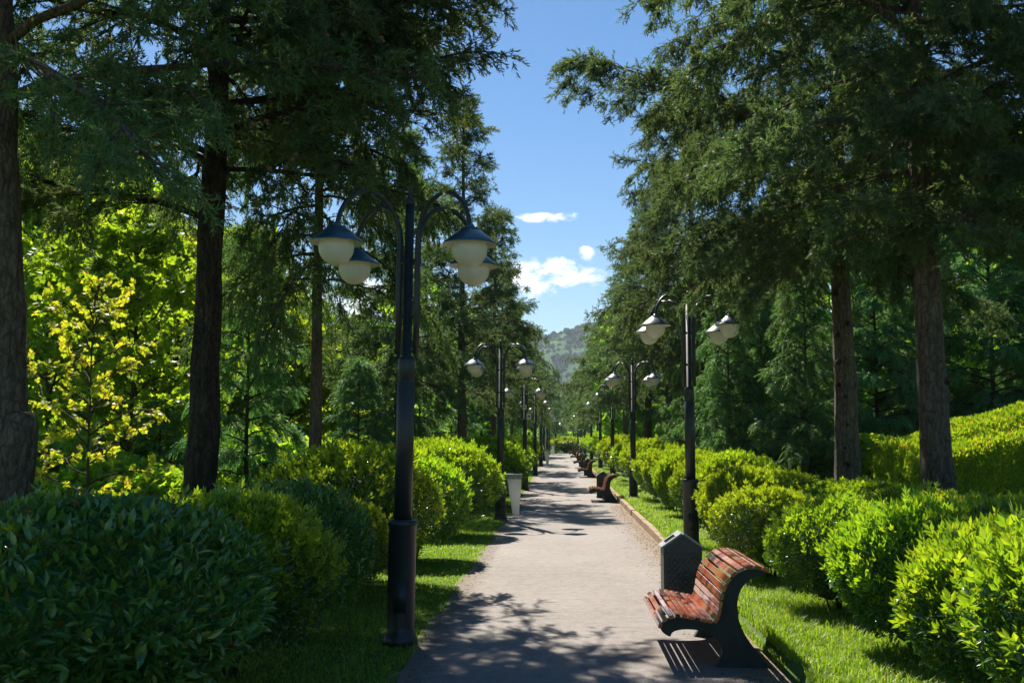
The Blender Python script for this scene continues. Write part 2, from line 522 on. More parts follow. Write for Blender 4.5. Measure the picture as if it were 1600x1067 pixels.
L(t, M(t, 'MULTIPLY', e2i, 0.6), mxd.inputs['Factor'])
L(t, mxc.outputs['Result'], mxd.inputs['A'])
mxd.inputs['B'].default_value = (0.13, 0.095, 0.06, 1)
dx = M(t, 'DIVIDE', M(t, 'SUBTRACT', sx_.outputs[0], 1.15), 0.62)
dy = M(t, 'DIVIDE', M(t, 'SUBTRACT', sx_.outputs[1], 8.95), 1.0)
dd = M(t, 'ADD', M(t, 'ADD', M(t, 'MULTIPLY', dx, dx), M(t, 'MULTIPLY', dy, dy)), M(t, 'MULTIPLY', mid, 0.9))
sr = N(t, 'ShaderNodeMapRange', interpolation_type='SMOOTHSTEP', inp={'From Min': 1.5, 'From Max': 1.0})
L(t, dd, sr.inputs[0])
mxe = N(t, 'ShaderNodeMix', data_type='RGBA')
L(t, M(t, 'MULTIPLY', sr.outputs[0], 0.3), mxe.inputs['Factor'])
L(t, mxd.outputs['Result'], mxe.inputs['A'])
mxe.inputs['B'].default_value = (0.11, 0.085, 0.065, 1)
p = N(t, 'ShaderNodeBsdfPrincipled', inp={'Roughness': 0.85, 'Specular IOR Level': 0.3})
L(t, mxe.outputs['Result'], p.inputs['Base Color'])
b = N(t, 'ShaderNodeBump', inp={'Strength': 0.55, 'Distance': 0.012})
L(t, M(t, 'ADD', fine, M(t, 'MULTIPLY', mid, 0.6)), b.inputs['Height'])
L(t, b.outputs[0], p.inputs['Normal'])
L(t, p.outputs[0], out.inputs[0])
MAT['path'] = m
MAT['kerb'] = plain_mat('weathered_tan_kerb', (0.24, 0.165, 0.10), (0.40, 0.30, 0.20), 0.85, 0.25, 7, bump=0.5)
# soil and lawn sheet
m, t, out = new_mat('lawn_and_soil')
n1 = noise(t, 1.4, 5, 0.65)
n2 = noise(t, 22, 4, 0.65)
n3 = noise(t, 0.28, 4, 0.6)
green = ramp(t, M(t, 'ADD', M(t, 'MULTIPLY', n1, 0.4), M(t, 'MULTIPLY', n2, 0.6)), [(0.35, (0.05, 0.095, 0.018)), (0.5, (0.085, 0.15, 0.026)), (0.66, (0.13, 0.19, 0.04))])
soil = ramp(t, n2, [(0.35, (0.05, 0.034, 0.02)), (0.65, (0.14, 0.095, 0.06))])
mx = N(t, 'ShaderNodeMix', data_type='RGBA')
r_ = N(t, 'ShaderNodeMapRange', interpolation_type='SMOOTHSTEP', inp={'From Min': 0.56, 'From Max': 0.70})
L(t, M(t, 'ADD', M(t, 'MULTIPLY', n3, 0.5), M(t, 'MULTIPLY', n1, 0.5)), r_.inputs[0])
L(t, r_.outputs[0], mx.inputs['Factor'])
L(t, green, mx.inputs['A']); L(t, soil, mx.inputs['B'])
p = N(t, 'ShaderNodeBsdfPrincipled', inp={'Roughness': 0.95, 'Specular IOR Level': 0.15})
L(t, mx.outputs['Result'], p.inputs['Base Color'])
b = N(t, 'ShaderNodeBump', inp={'Strength': 0.6, 'Distance': 0.05})
L(t, n2, b.inputs['Height']); L(t, b.outputs[0], p.inputs['Normal'])
L(t, p.outputs[0], out.inputs[0])
MAT['ground'] = m
# wooded hill
m, t, out = new_mat('wooded_hill')
n1 = noise(t, 0.035, 6, 0.7)
n2 = noise(t, 0.006, 4, 0.6)
col = ramp(t, M(t, 'ADD', M(t, 'MULTIPLY', n1, 0.55), M(t, 'MULTIPLY', n2, 0.45)), [(0.36, (0.04, 0.095, 0.045)), (0.5, (0.06, 0.13, 0.05)), (0.62, (0.09, 0.17, 0.06))])
p = N(t, 'ShaderNodeBsdfPrincipled', inp={'Roughness': 1.0, 'Specular IOR Level': 0.05})
L(t, col, p.inputs['Base Color'])
L(t, p.outputs[0], out.inputs[0])
MAT['hill'] = m

# ------------------------------------------------------------------ the setting
ys = np.concatenate([np.arange(-8, 130, 2.0), np.arange(130, 260, 10.0), [320, 450, 700, 1100, 2000, 2700]])
xs = np.concatenate([[-3000, -900, -300, -120, -60], np.arange(-40, -8, 4.0), np.arange(-8, 1.7, 0.8), [1.72, 1.76], np.arange(2.4, 9, 0.8), np.arange(10, 44, 4.0), [60, 120, 300, 900, 3000]])
GX, GY = np.meshgrid(xs, ys)
GZ = gz(GX, GY)
ny, nx = GX.shape
ii, jj = np.meshgrid(np.arange(nx - 1), np.arange(ny - 1))
q = (jj * nx + ii).ravel()
tag(obj('ground', mesh_np('ground', np.stack([GX.ravel(), GY.ravel(), GZ.ravel()], 1), [np.stack([q, q + 1, q + nx + 1, q + nx], 1)], MAT['ground'], smooth=True)), 'grassy park ground with bare soil patches', kind='structure')

rng = np.random.default_rng(5)
py_ = np.concatenate([np.arange(-8, 40, 0.25), np.arange(40, 132, 2.0)])
le = -1.24 + 0.035 * np.sin(py_ * 1.7) + 0.02 * rng.normal(size=len(py_)) * (py_ < 40)
cols = np.linspace(0, 1, 7)
PX = le[:, None] * (1 - cols) + 1.685 * cols
PY = np.repeat(py_[:, None], 7, 1)
PZ = 0.5 * sstep((PY - 22) / 88) - 4.5 * sstep((PY - 112) / 90) + 0.012
ny, nx = PX.shape
ii, jj = np.meshgrid(np.arange(nx - 1), np.arange(ny - 1))
q = (jj * nx + ii).ravel()
tag(obj('path', mesh_np('path', np.stack([PX.ravel(), PY.ravel(), PZ.ravel()], 1), [np.stack([q, q + 1, q + nx + 1, q + nx], 1)], MAT['path'], smooth=True)), 'pale chip-seal footpath running straight through the park', kind='structure')


def pz(Y):
    return g(0, Y) + 0.012


# kerb: precast lengths laid end to end, seen as one edging
G = Geo()
yk = 11.0
while yk < 120:
    ln = 1.0 if yk < 45 else 3.0
    z0 = g(0, yk + ln / 2)
    j = 0.006 * rng.normal(size=2)
    G.box((1.742 + j[0], yk + ln / 2, z0 + 0.01 + j[1]), (0.11, ln - 0.012, 0.26))
    yk += ln
ko = obj('kerb', G.mesh('kerb', MAT['kerb']))
tag(ko, 'low tan concrete kerb between path and grass verge', kind='structure')

# far wooded hill
hx = np.linspace(-1500, 1500, 150)
hy = np.linspace(900, 2500, 70)
HX, HY = np.meshgrid(hx, hy)
rr = np.random.default_rng(8)
und = sum(a * np.sin(HX * k1 + HY * k2 + p_) for a, k1, k2, p_ in zip((16, 10, 7, 5, 4), rr.normal(size=5) * 0.012, rr.normal(size=5) * 0.012, rr.uniform(0, 6, 5)))
ridge = 178 + 34 * np.sin(HX * 0.0035 + 0.9) + 0.05 * HX
HZ = -12 + ridge * sstep((HY - 900) / 1100) + und * sstep((HY - 900) / 500) + rr.normal(size=HX.shape) * 4.0
ny, nx = HX.shape
ii, jj = np.meshgrid(np.arange(nx - 1), np.arange(ny - 1))
q = (jj * nx + ii).ravel()
HV = np.stack([HX.ravel(), HY.ravel(), HZ.ravel()], 1)
tag(obj('hill', mesh_np('hill', HV, [np.stack([q, q + 1, q + nx + 1, q + nx], 1)], MAT['hill'], smooth=True)), 'far wooded hill under the sky', kind='structure')
# the wood on the hill: crowns scattered over its slope
nh = 40000
hxs = rr.uniform(-320, 320, nh); hys = rr.uniform(1000, 2200, nh)
ix = (hxs - hx[0]) / (hx[1] - hx[0]); iy = (hys - hy[0]) / (hy[1] - hy[0])
hzs = HZ[iy.astype(int), ix.astype(int)]
ball = np.array([(0, 0, 1), (.8, 0, .3), (-.4, .7, .25), (-.4, -.7, .3), (0.5, 0.4, -.6), (-.6, .1, -.6)])
bf = np.array([(0, 1, 2), (0, 2, 3), (0, 3, 1), (1, 4, 2), (2, 5, 3), (3, 5, 1), (1, 5, 4), (2, 4, 5)])
sc_ = rr.uniform(3, 6.5, nh)
V = scatter(ball, np.stack([hxs, hys, hzs + 2], 1), np.stack([np.cos(hxs), np.sin(hys), 0 * hxs], 1), np.array([[0, 0, 1.0]]), sc_)
tag(obj('hill_woods', mesh_np('hill_woods', V, [tfaces(bf, nh, 6)], leaf_mat('far_wood', [(0, (0.06, 0.14, 0.06)), (0.6, (0.10, 0.21, 0.07)), (1, (0.16, 0.27, 0.09))], (1.4, 1.4, .7), 0.45, 0.8, 0.1))), 'wood covering the far hill', kind='stuff')

# ------------------------------------------------------------------ leaf and sprig shapes (y is the long axis, unit length)
LEAF = (np.array([(0, 0, 0), (0.145, 0.25, 0.045), (-0.145, 0.25, 0.045), (0.165, 0.58, 0.03), (-0.165, 0.58, 0.03), (0, 0.27, -0.01), (0, 0.62, -0.03), (0, 1, -0.13)]),
        np.array([(0, 1, 5), (0, 5, 2), (1, 3, 6), (1, 6, 5), (5, 6, 4), (5, 4, 2), (3, 7, 6), (6, 7, 4)]))
LEAF2 = (np.array([(0, 0, 0), (0.22, 0.45, 0.03), (-0.22, 0.45, 0.03), (0, 1, -0.08)]), np.array([(0, 1, 3), (0, 3, 2)]))


def maple():
    pts = [(0, 0), (.16, .10), (.48, .12), (.34, .34), (.62, .55), (.30, .60), (.20, .72), (0, 1.0)]
    pts = pts + [(-x, y) for x, y in pts[-2:0:-1]]
    V = np.array([(x, y, 0.10 * abs(x) - 0.12 * y * y) for x, y in pts] + [(0, 0.45, -0.05)])
    n = len(pts)
    return V, np.array([(i, (i + 1) % n, n) for i in range(n)])


MAPLE = maple()


def pinnate(leaf, pairs, spread, ln, ang=0.9):
    """a short shoot: opposite pairs of leaves up a stem and one at the tip"""
    V, Fs = [], []
    lv, lf = leaf
    for i in range(pairs):
        y = spread * (i + 0.3) / pairs
        for s in (-1, 1):
            a = s * ang * (1 - 0.35 * i / pairs)
            c_, s_ = math.cos(a), math.sin(a)
            roll = (1.57 if i % 2 else 0)
            P = lv * ln * (1.0 - 0.25 * abs(i / pairs - 0.4))
            Q = np.stack([P[:, 0] * c_ + P[:, 1] * s_, -P[:, 0] * s_ + P[:, 1] * c_, P[:, 2] + 0.25 * P[:, 1]], 1)
            cr, sr_ = math.cos(roll), math.sin(roll)
            Q = np.stack([Q[:, 0] * cr - Q[:, 2] * sr_, Q[:, 1] + y, Q[:, 0] * sr_ + Q[:, 2] * cr], 1)
            Fs.append(lf + len(lv) * len(Fs))
            V.append(Q)
    Fs.append(lf + len(lv) * len(Fs))
    V.append(lv * ln * 0.9 + np.array([0, spread, 0]))
    return np.concatenate(V), np.concatenate(Fs)


SHOOT = pinnate(LEAF2, 3, 0.55, 0.45)


def sprig(rng, nb, l0, l1, wd, flat=0.0):
    """cord-like conifer sprig: thin pointed blades around a drooping axis"""
    V, Fs = [], []
    for i in range(nb):
        t_ = (i + 0.5) / nb
        ro = rng.uniform(0, 6.283) if not flat else (0 if i % 2 else math.pi) + rng.normal() * flat
        a = rng.uniform(0.45, 0.95)
        ln = (l0 * (1 - t_) + l1 * t_) * rng.uniform(0.8, 1.25)
        o = np.array([0, t_ * 0.85, -0.14 * t_ * t_])
        d = np.array([math.sin(a) * math.cos(ro), math.cos(a), math.sin(a) * math.sin(ro)])
        sd = np.cross(d, rng.normal(size=3))
        sd /= np.linalg.norm(sd)
        V += [o - sd * wd * 0.5, o + sd * wd * 0.5 + d * ln * 0.3, o + d * ln]
        Fs.append((3 * i, 3 * i + 1, 3 * i + 2))
    k = len(V)
    V += [(-0.03, 0, 0), (0.03, 0, 0), (0, 1, -0.16)]
    Fs.append((k, k + 1, k + 2))
    return np.array(V), np.array(Fs)


_r = np.random.default_rng(3)
SPRIGS = [sprig(_r, 17, 0.40, 0.22, 0.085) for _ in range(4)]
SPRIGS_FAR = [sprig(_r, 8, 0.50, 0.32, 0.17) for _ in range(3)]
FRONDS = [sprig(_r, 20, 0.40, 0.12, 0.060, flat=0.25) for _ in range(3)]


def wave(rng, n=6, k=3.0):
    K = rng.normal(size=(n, 3)) * k
    ph = rng.uniform(0, 6.283, n)
    return lambda d: np.sin(d @ K.T + ph).sum(1) / n


# ------------------------------------------------------------------ shrubs
def bush_mesh(name, rng, rx, ry, h, nleaf, leaf, size, mats, nshoot=0, ssize=0.16, shoot_top=0.25, under=0.55):
    wv, wv2 = wave(rng, 7, 2.4), wave(rng, 7, 6.0)

    def under_cut(d):
        k_ = 1 - 0.42 * np.clip(-d[:, 2] * 1.25, 0, 1)
        return np.stack([k_, k_, np.ones(len(d))], 1)

    def shell(n, zmin):
        d = rng.normal(size=(int(n * 2.2), 3))
        d = nrm(d)
        d = d[d[:, 2] > zmin][:n]
        q_ = (np.abs(d) ** 2.25).sum(1) ** (-1 / 2.25)
        rad = q_ * (1 + 0.18 * wv(d) + 0.10 * wv2(d))
        return d, rad
    d, rad = shell(nleaf, -under)
    n = len(d)
    u = 0.74 + 0.285 * rng.random(n) ** 0.7
    sc3 = np.array([rx, ry, h * 0.52])
    pos = d * (rad * u)[:, None] * sc3 * under_cut(d) + np.array([0, 0, h * 0.49])
    pos[:, 2] = np.maximum(pos[:, 2], 0.03)
    no = nrm(d / sc3)
    dr = nrm(no * 0.8 + np.array([0, 0, 0.55]) + rng.normal(size=(n, 3)) * 0.75)
    up = nrm(no * 0.5 + np.array([0, 0, 0.9]) + rng.normal(size=(n, 3)) * 0.45)
    V = [scatter(leaf[0], pos, dr, up, size * rng.uniform(0.7, 1.25, n))]
    Fa = [tfaces(leaf[1], n, len(leaf[0]))]
    mi = [0]
    off = len(V[0])
    if nshoot:
        d, rad = shell(nshoot, -0.35)
        keep = rng.random(len(d)) < (0.10 + 0.90 * np.clip(d[:, 2] * 1.5 + 0.12 + 0.5 * wv2(d), 0, 1))
        d, rad = d[keep], rad[keep]
        n = len(d)
        pos = d * (rad * np.where((rng.random(n) < 0.09) & (d[:, 2] > 0.1), rng.uniform(1.0, 1.10, n), 0.95))[:, None] * sc3 * under_cut(d) + np.array([0, 0, h * 0.49])
        pos[:, 2] = np.maximum(pos[:, 2], 0.05)
        no = nrm(d / sc3)
        dr = nrm(no * 0.7 + np.array([0, 0, 0.8]) + rng.normal(size=(n, 3)) * 0.35)
        V.append(scatter(SHOOT[0], pos, dr, nrm(rng.normal(size=(n, 3))), ssize * rng.uniform(0.6, 1.25, n)))
        Fa.append(tfaces(SHOOT[1], n, len(SHOOT[0])) + off)
        mi.append(1)
        off += len(V[-1])
    # dense twiggy heart that stops light passing straight through
    k, m_ = 14, 9
    th = np.linspace(0, 2 * math.pi, k, endpoint=False)
    ph = np.linspace(-1.25, 1.5, m_)
    D = np.stack([np.cos(ph)[:, None] * np.cos(th), np.cos(ph)[:, None] * np.sin(th), np.sin(ph)[:, None] * np.ones(k)], 2).reshape(-1, 3)
    q_ = (np.abs(D) ** 2.25).sum(1) ** (-1 / 2.25)
    V.append(D * (q_ * 0.70 * (1 + 0.26 * wv(D)))[:, None] * sc3 * under_cut(D) + np.array([0, 0, h * 0.49]))
    i, j = np.meshgrid(np.arange(k), np.arange(m_ - 1))
    a = (j * k + i).ravel(); b_ = (j * k + (i + 1) % k).ravel()
    quads = np.stack([a, b_, b_ + k, a + k], 1) + off
    return mesh_np(name, np.concatenate(V), Fa + [quads], mats, mi + [0])


def stems_mesh(rng, rx, h):
    G = Geo()
    for i in range(9):
        a = rng.uniform(0, 6.283); r0 = rng.uniform(0.02, 0.16); r1 = rng.uniform(0.25, 0.6) * rx
        P = [(r0 * math.cos(a), r0 * math.sin(a), 0), (r0 * 1.6 * math.cos(a), r0 * 1.6 * math.sin(a), h * 0.18), (r1 * math.cos(a + .2), r1 * math.sin(a + .2), h * 0.55)]
        G.tube(P, [0.018, 0.014, 0.007], 5)
    return G.mesh('stem', MAT['bark_thin'])


rng = np.random.default_rng(21)
BK = {}   # kind -> list of (foliage mesh, stem mesh)
for nm, mats, leaf, spec in (
        ('dark', [MAT['laurel'], MAT['privet']], LEAF, [(10500, 0.098, 800), (10500, 0.078, 700)]),
        ('privet', [MAT['privet'], MAT['shoot']], LEAF, [(15500, 0.058, 2100), (15500, 0.056, 1800), (15000, 0.055, 1900)]),
        ('bright', [MAT['privet'], MAT['shoot']], LEAF, [(14500, 0.057, 4200), (14500, 0.056, 3900)]),
        ('small', [MAT['privet'], MAT['shoot']], LEAF2, [(18000, 0.048, 2300), (18000, 0.046, 2600)]),
        ('broad', [MAT['privet'], MAT['shoot']], LEAF, [(11500, 0.094, 2500), (11500, 0.090, 2700)]),
        ('farbright', [MAT['privet'], MAT['shoot']], LEAF2, [(9000, 0.064, 2000), (9000, 0.064, 1700)])):
    BK[nm] = [(bush_mesh('foliage', rng, 1, 1, 1.5, n_, leaf, s_, mats, k_, {'farbright': 0.17, 'broad': 0.20}.get(nm, 0.15)), stems_mesh(rng, 1, 1.5)) for n_, s_, k_ in spec]


def bush(kind, var, X, Y, rx, ry, h, label, group, cat='bush', name='bush', rz=None, seed=[0]):
    seed[0] += 1
    e = empty(name, (X, Y, g(X, Y) - 0.02), (seed[0] * 2.1) % 6.283 if rz is None else rz)
    if rz is None:
        rx = ry = (rx + ry) / 2
    e.scale = (rx, ry, h / 1.5)
    tag(e, label, cat, group)
    f_, s_ = BK[kind][var % len(BK[kind])]
    obj('foliage', f_, e)
    obj('stem', s_, e)
    return e


def bush_edge(kind, var, px_edge, side, Y, r, h, label, group, ry=None):
    """bush whose path-side outline reaches photo column px_edge at depth Y"""
    X = wx(px_edge, Y) + (-r if side == 'l' else r) * 1.02
    return bush(kind, var, X, Y, r, ry or r, h, label, group)


GL, GR = 'clipped bushes along the grass verge on the lamp side without kerb', 'clipped bushes behind the kerb and benches'
for a in (
        ('dark', 0, 392, 'l', 6.4, 1.02, 1.36, 'large dark glossy-leaved bush filling the near bottom corner'),
        ('bright', 0, 520, 'l', 8.2, 0.78, 1.30, 'yellow-green bush squeezed between two dark glossy bushes'),
        ('dark', 1, 592, 'l', 9.9, 0.82, 1.32, 'dark blue-green bush just behind the nearest lamp post pedestal'),
        ('bright', 1, 614, 'l', 11.9, 0.62, 1.12, 'small low yellow-green bush showing beside the nearest lamp pedestal'),
        ('small', 0, 686, 'l', 13.4, 1.10, 1.60, 'broad small-leaved bush right behind the nearest lamp post'),
        ('privet', 0, 740, 'l', 16.2, 0.95, 1.50, 'rounded bush with lit right shoulder past the broad small-leaved bush'),
        ('small', 1, 780, 'l', 20.6, 1.05, 1.74, 'tall domed bush just before the lamp post with white bag bin'),
        ('farbright', 0, 826, 'l', 29.5, 1.10, 1.75, 'sunlit round bush just beyond the lamp post with white bag bin'),
        ('farbright', 1, 822, 'l', 36.0, 1.10, 1.7, 'round bush half hidden beside the lamp post carrying a small sign'),
        ('farbright', 0, 832, 'l', 45.0, 1.2, 1.7, 'round bush past the lamp post carrying a small sign'),
        ('farbright', 1, 842, 'l', 58.0, 1.2, 1.7, 'distant round bush before the second white bag bin'),
        ('farbright', 0, 848, 'l', 72.0, 1.3, 1.7, 'most distant round bush on the verge without kerb')):
    bush_edge(*a, GL)
for a in (
        ('broad', 1, 1538, 'r', 5.6, 0.78, 1.20, 'large-leaved bright bush cut off by the picture edge, opposite the dark bush'),
        ('broad', 0, 1412, 'r', 6.9, 0.66, 1.08, 'bush with pale-edged leaves next to the bright one at the picture edge'),
        ('broad', 1, 1302, 'r', 8.7, 0.66, 1.10, 'bush with bright yellow-green shoots on top, beside the nearest bench'),
        ('small', 0, 1200, 'r', 10.9, 0.64, 1.05, 'dense round dark-bellied bush behind the curled back of the nearest bench'),
        ('small', 1, 1112, 'r', 13.4, 0.70, 1.08, 'wide domed small-leaved bush between nearest kerb-side lamp post and bench'),
        ('bright', 0, 1090, 'r', 16.0, 0.62, 1.22, 'low yellowish bush right beside the nearest kerb-side lamp post'),
        ('bright', 1, 1086, 'r', 18.8, 0.72, 1.42, 'bright yellow-green bush right behind the nearest kerb-side lamp post'),
        ('privet', 2, 1046, 'r', 21.2, 0.66, 1.34, 'round bush, first one past the bright bush behind the nearest kerb-side lamp post'),
        ('bright', 0, 1020, 'r', 23.9, 0.70, 1.42, 'bright bush midway between the two nearest kerb-side lamp posts'),
        ('privet', 0, 1004, 'r', 26.8, 0.70, 1.45, 'round bush just before the second kerb-side lamp post'),
        ('farbright', 1, 992, 'r', 30.0, 0.80, 1.52, 'leafy bush beside the second kerb-side lamp post'),
        ('farbright', 0, 972, 'r', 36.0, 1.0, 1.6, 'bush behind the second bench along the path'),
        ('farbright', 1, 956, 'r', 43.0, 1.1, 1.65, 'bush by the third kerb-side lamp post'),
        ('farbright', 0, 942, 'r', 50.0, 1.2, 1.7, 'bush level with the third bench along the path'),
        ('farbright', 1, 932, 'r', 57.0, 1.3, 1.8, 'bush by the fourth kerb-side lamp post'),
        ('farbright', 0, 925, 'r', 64.0, 1.4, 1.9, 'bush level with the fourth bench along the path'),
        ('farbright', 1, 920, 'r', 72.0, 1.5, 1.9, 'bush level with the fifth bench along the path'),
        ('farbright', 0, 914, 'r', 82.0, 1.5, 1.9, 'distant bush level with the sixth bench along the path'),
        ('farbright', 1, 908, 'r', 94.0, 1.5, 1.9, 'most distant bush behind the kerb, near the path crest')):
    bush_edge(*a, GR)
for kd, vr, px, Y, r_, h, lab in (
        ('broad', 0, 1640, 8.2, 0.85, 1.15, 'bush in the back row, behind the large-leaved one at the picture edge'),
        ('bright', 1, 1535, 9.9, 0.80, 1.12, 'bush in the back row, in front of the golden hedge'),
        ('privet', 1, 1425, 12.0, 0.80, 1.10, 'bush in the back row, at the foot of the stout straight trunk'),
        ('bright', 0, 1330, 14.8, 0.85, 1.08, 'bush in the back row, at the foot of the slimmer brown trunk'),
        ('privet', 2, 1215, 17.5, 0.90, 1.15, 'bush in the back row, before the dense feathery conifer')):
    bush(kd, vr, wx(px, Y), Y, r_, r_, h, lab, 'second row of bushes behind the kerb-side row')
# round dark bush closing the end of the path
bush('farbright', 0, wx(884, 123), 123, 2.0, 2.0, 1.9, 'domed bush closing the far end of the path', 'domed bushes at the far end of the path')
bush('farbright', 1, wx(902, 127), 127, 1.6, 1.6, 1.9, 'darker domed bush tucked at the right of the far path end', 'domed bushes at the far end of the path')

# golden sheared hedge climbing the slope
rng = np.random.default_rng(33)
hx0, hx1 = wx(1366, 21), wx(1700, 20)
nl = 36000
u = rng.random(nl); v = rng.random(nl)
ax = hx0 + (hx1 - hx0) * u
dep = 3.4
wv = wave(rng, 8, 1.3)
top = np.interp(u, [0, .07, .3, .65, 1], [1.05, 1.42, 1.62, 1.80, 2.0])
th = v * math.pi * 0.93                      # from front foot over the top
yy_ = 21.0 - dep / 2 + dep * 0.5 * (1 - np.cos(th))
zz_ = top * np.sin(th) ** 0.55
nn = np.stack([0 * th, -np.cos(th), np.sin(th) + 0.05], 1)
P0 = np.stack([ax, yy_, zz_], 1)
wv_b = wave(rng, 8, 4.0)
bump = 0.12 * wv(P0) + 0.20 * wv_b(P0)
pos = P0 + nn * (bump - 0.24 * rng.random(nl) ** 2)[:, None]
pos[:, 2] = np.maximum(pos[:, 2], 0.03) + gz(pos[:, 0], pos[:, 1])
dr = nrm(nn * 0.7 + np.array([0, 0, 0.8]) + rng.normal(size=(nl, 3)) * 0.5)
V1 = scatter(LEAF2[0], pos, dr, nrm(nn + rng.normal(size=(nl, 3)) * 0.5), 0.085 * rng.uniform(0.6, 1.3, nl))
# inner twig mass
uu, vv = np.meshgrid(np.linspace(0.01, 1, 24), np.linspace(0, 1, 9))
t2 = np.interp(uu, [0, .07, .3, .65, 1], [1.05, 1.42, 1.62, 1.80, 2.0]); th2 = vv * math.pi * 0.93
IX = hx0 + 0.25 + (hx1 - hx0) * uu
IY = 21.25 - dep / 2 + (dep - 0.5) * 0.5 * (1 - np.cos(th2))
IZ = (t2 - 0.28) * np.sin(th2) ** 0.55 + gz(IX, IY)
ny, nx = IX.shape
ii, jj = np.meshgrid(np.arange(nx - 1), np.arange(ny - 1))
q = (jj * nx + ii).ravel()
V2 = np.stack([IX.ravel(), IY.ravel(), IZ.ravel()], 1)
he = tag(obj('hedge', mesh_np('hedge', np.concatenate([V1, V2]), [tfaces(LEAF2[1], nl, 4), np.stack([q, q + 1, q + nx + 1, q + nx], 1) + len(V1)], MAT['golden'])),
         'long golden-green sheared hedge climbing the slope behind two bare trunks', 'hedge')

# ------------------------------------------------------------------ trees
def limb_curve(rng, base, az, e0, Ln, droop, npt=9, wig=0.05):
    t_ = np.linspace(0, 1, npt)
    hh = Ln * math.cos(e0) * t_
    z = Ln * math.sin(e0) * t_ - droop * Ln * t_ ** 2
    sd = np.cumsum(rng.normal(size=npt)) * wig * Ln / npt ** 0.5
    sd -= sd[0]
    zz = np.cumsum(rng.normal(size=npt)) * wig * 0.6 * Ln / npt ** 0.5
    zz -= zz[0]
    return np.array(base) + np.stack([hh * math.cos(az) - sd * math.sin(az), hh * math.sin(az) + sd * math.cos(az), z + zz], 1)


def twigs(rng, limbs, ntw, frac, minlen, spread, vert, t0=0.2):
    Ss, Ds, Ls = [], [], []
    for P in limbs:
        Ln = np.linalg.norm(P[-1] - P[0])
        n = max(3, int(ntw * (0.4 + Ln / 4.0)))
        t_ = t0 + (1 - t0) * rng.random(n) ** 0.8
        t_[0] = 0.98
        f_ = t_ * (len(P) - 1)
        i = np.minimum(f_.astype(int), len(P) - 2)
        a = (f_ - i)[:, None]
        pos = P[i] * (1 - a) + P[i + 1] * a
        tan = nrm(P[i + 1] - P[i])
        side = nrm(np.cross(tan, [0, 0, 1.0]))
        ang = rng.choice([-1, 1], n) * rng.uniform(0.35, spread, n)
        ang[0] = 0
        d = tan * np.cos(ang)[:, None] + side * np.sin(ang)[:, None]
        d[:, 2] += rng.normal(size=n) * vert
        Ss.append(pos); Ds.append(nrm(d))
        Ls.append(np.maximum(minlen, frac * Ln * (1.15 - 0.7 * t_)) * rng.uniform(0.6, 1.25, n))
    return np.concatenate(Ss), np.concatenate(Ds), np.concatenate(Ls)


def twig_tubes(G, Sx, Dx, Lx, dr, rad=0.012):
    n = len(Sx)
    ts = np.array([0, 0.5, 1.0])
    P = Sx[:, None, :] + Dx[:, None, :] * (Lx[:, None] * ts)[:, :, None]
    P[:, :, 2] -= dr * Lx[:, None] * ts ** 2
    A = nrm(np.cross(Dx, [0, 0, 1.0])); B = np.cross(A, Dx)
    V = []
    for k, r_ in enumerate((1.0, 0.7, 0.25)):
        for a in (0, 2.094, 4.189):
            V.append(P[:, k] + rad * r_ * (math.cos(a) * A + math.sin(a) * B))
    V = np.stack(V, 1).reshape(-1, 3)
    base = (np.arange(n) * 9)[:, None]
    Fq = []
    for k in (0, 1):
        for s in range(3):
            Fq.append(base + np.array([[3 * k + s, 3 * k + (s + 1) % 3, 3 * k + 3 + (s + 1) % 3, 3 * k + 3 + s]]))
    G.add(V, np.concatenate(Fq))


def sprays(rng, Sx, Dx, Lx, dr, per, size, tmpls, drop=0.3, jit=0.6, flat=False, sizevar=0.35, tufts=False):
    n = len(Sx)
    cnt = np.maximum(2, (per * Lx).astype(int))
    idx = np.repeat(np.arange(n), cnt)
    t_ = rng.random(len(idx)) ** 0.75
    t_ = 0.08 + 0.95 * t_
    if tufts:                      # foliage gathers in tufts at three places of a twig
        k_ = rng.choice([0.42, 0.72, 0.98], len(idx), p=[0.22, 0.33, 0.45])
        t_ = np.where(rng.random(len(idx)) < 0.8, k_ + 0.05 * rng.normal(size=len(idx)), t_)
    pos = Sx[idx] + Dx[idx] * (Lx[idx] * t_)[:, None]
    pos[:, 2] -= dr * Lx[idx] * t_ ** 2
    pos += rng.normal(size=pos.shape) * 0.03
    d = Dx[idx] + rng.normal(size=pos.shape) * jit
    d[:, 2] -= drop + 1.2 * dr * t_
    up = np.array([0, 0, 1.0]) + rng.normal(size=pos.shape) * (0.25 if flat else 1.0)
    s = size * rng.uniform(1 - sizevar, 1 + sizevar, len(idx))
    V, Fa, off = [], [], 0
    which = rng.integers(0, len(tmpls), len(idx))
    for k, (tv, tf) in enumerate(tmpls):
        m_ = which == k
        c_ = int(m_.sum())
        if not c_:
            continue
        V.append(scatter(tv, pos[m_], d[m_], up[m_], s[m_]))
        Fa.append(tfaces(tf, c_, len(tv)) + off)
        off += len(V[-1])
    return np.concatenate(V), np.concatenate(Fa)


def trunk_tube(G, rng, H, r, lean=(0, 0), flare=0.5, sides=16, rings=34, top=0.12, wig=0.04, rough=0.05):
    z = np.concatenate([np.linspace(0, 1.2, 7), np.linspace(1.6, H, rings)])
    u = z / H
    rad = r * (1 - (1 - top) * u ** 0.85) * (1 + flare * np.exp(-z / (r * 1.3)))
    wx_ = np.cumsum(rng.normal(size=len(z))) * wig * r
    wy_ = np.cumsum(rng.normal(size=len(z))) * wig * r
    P = np.stack([lean[0] * z + wx_ * np.minimum(1, z), lean[1] * z + wy_ * np.minimum(1, z), z - 0.1], 1)
    G.tube(P, rad, sides, rough=rough, rng=rng)
    return P


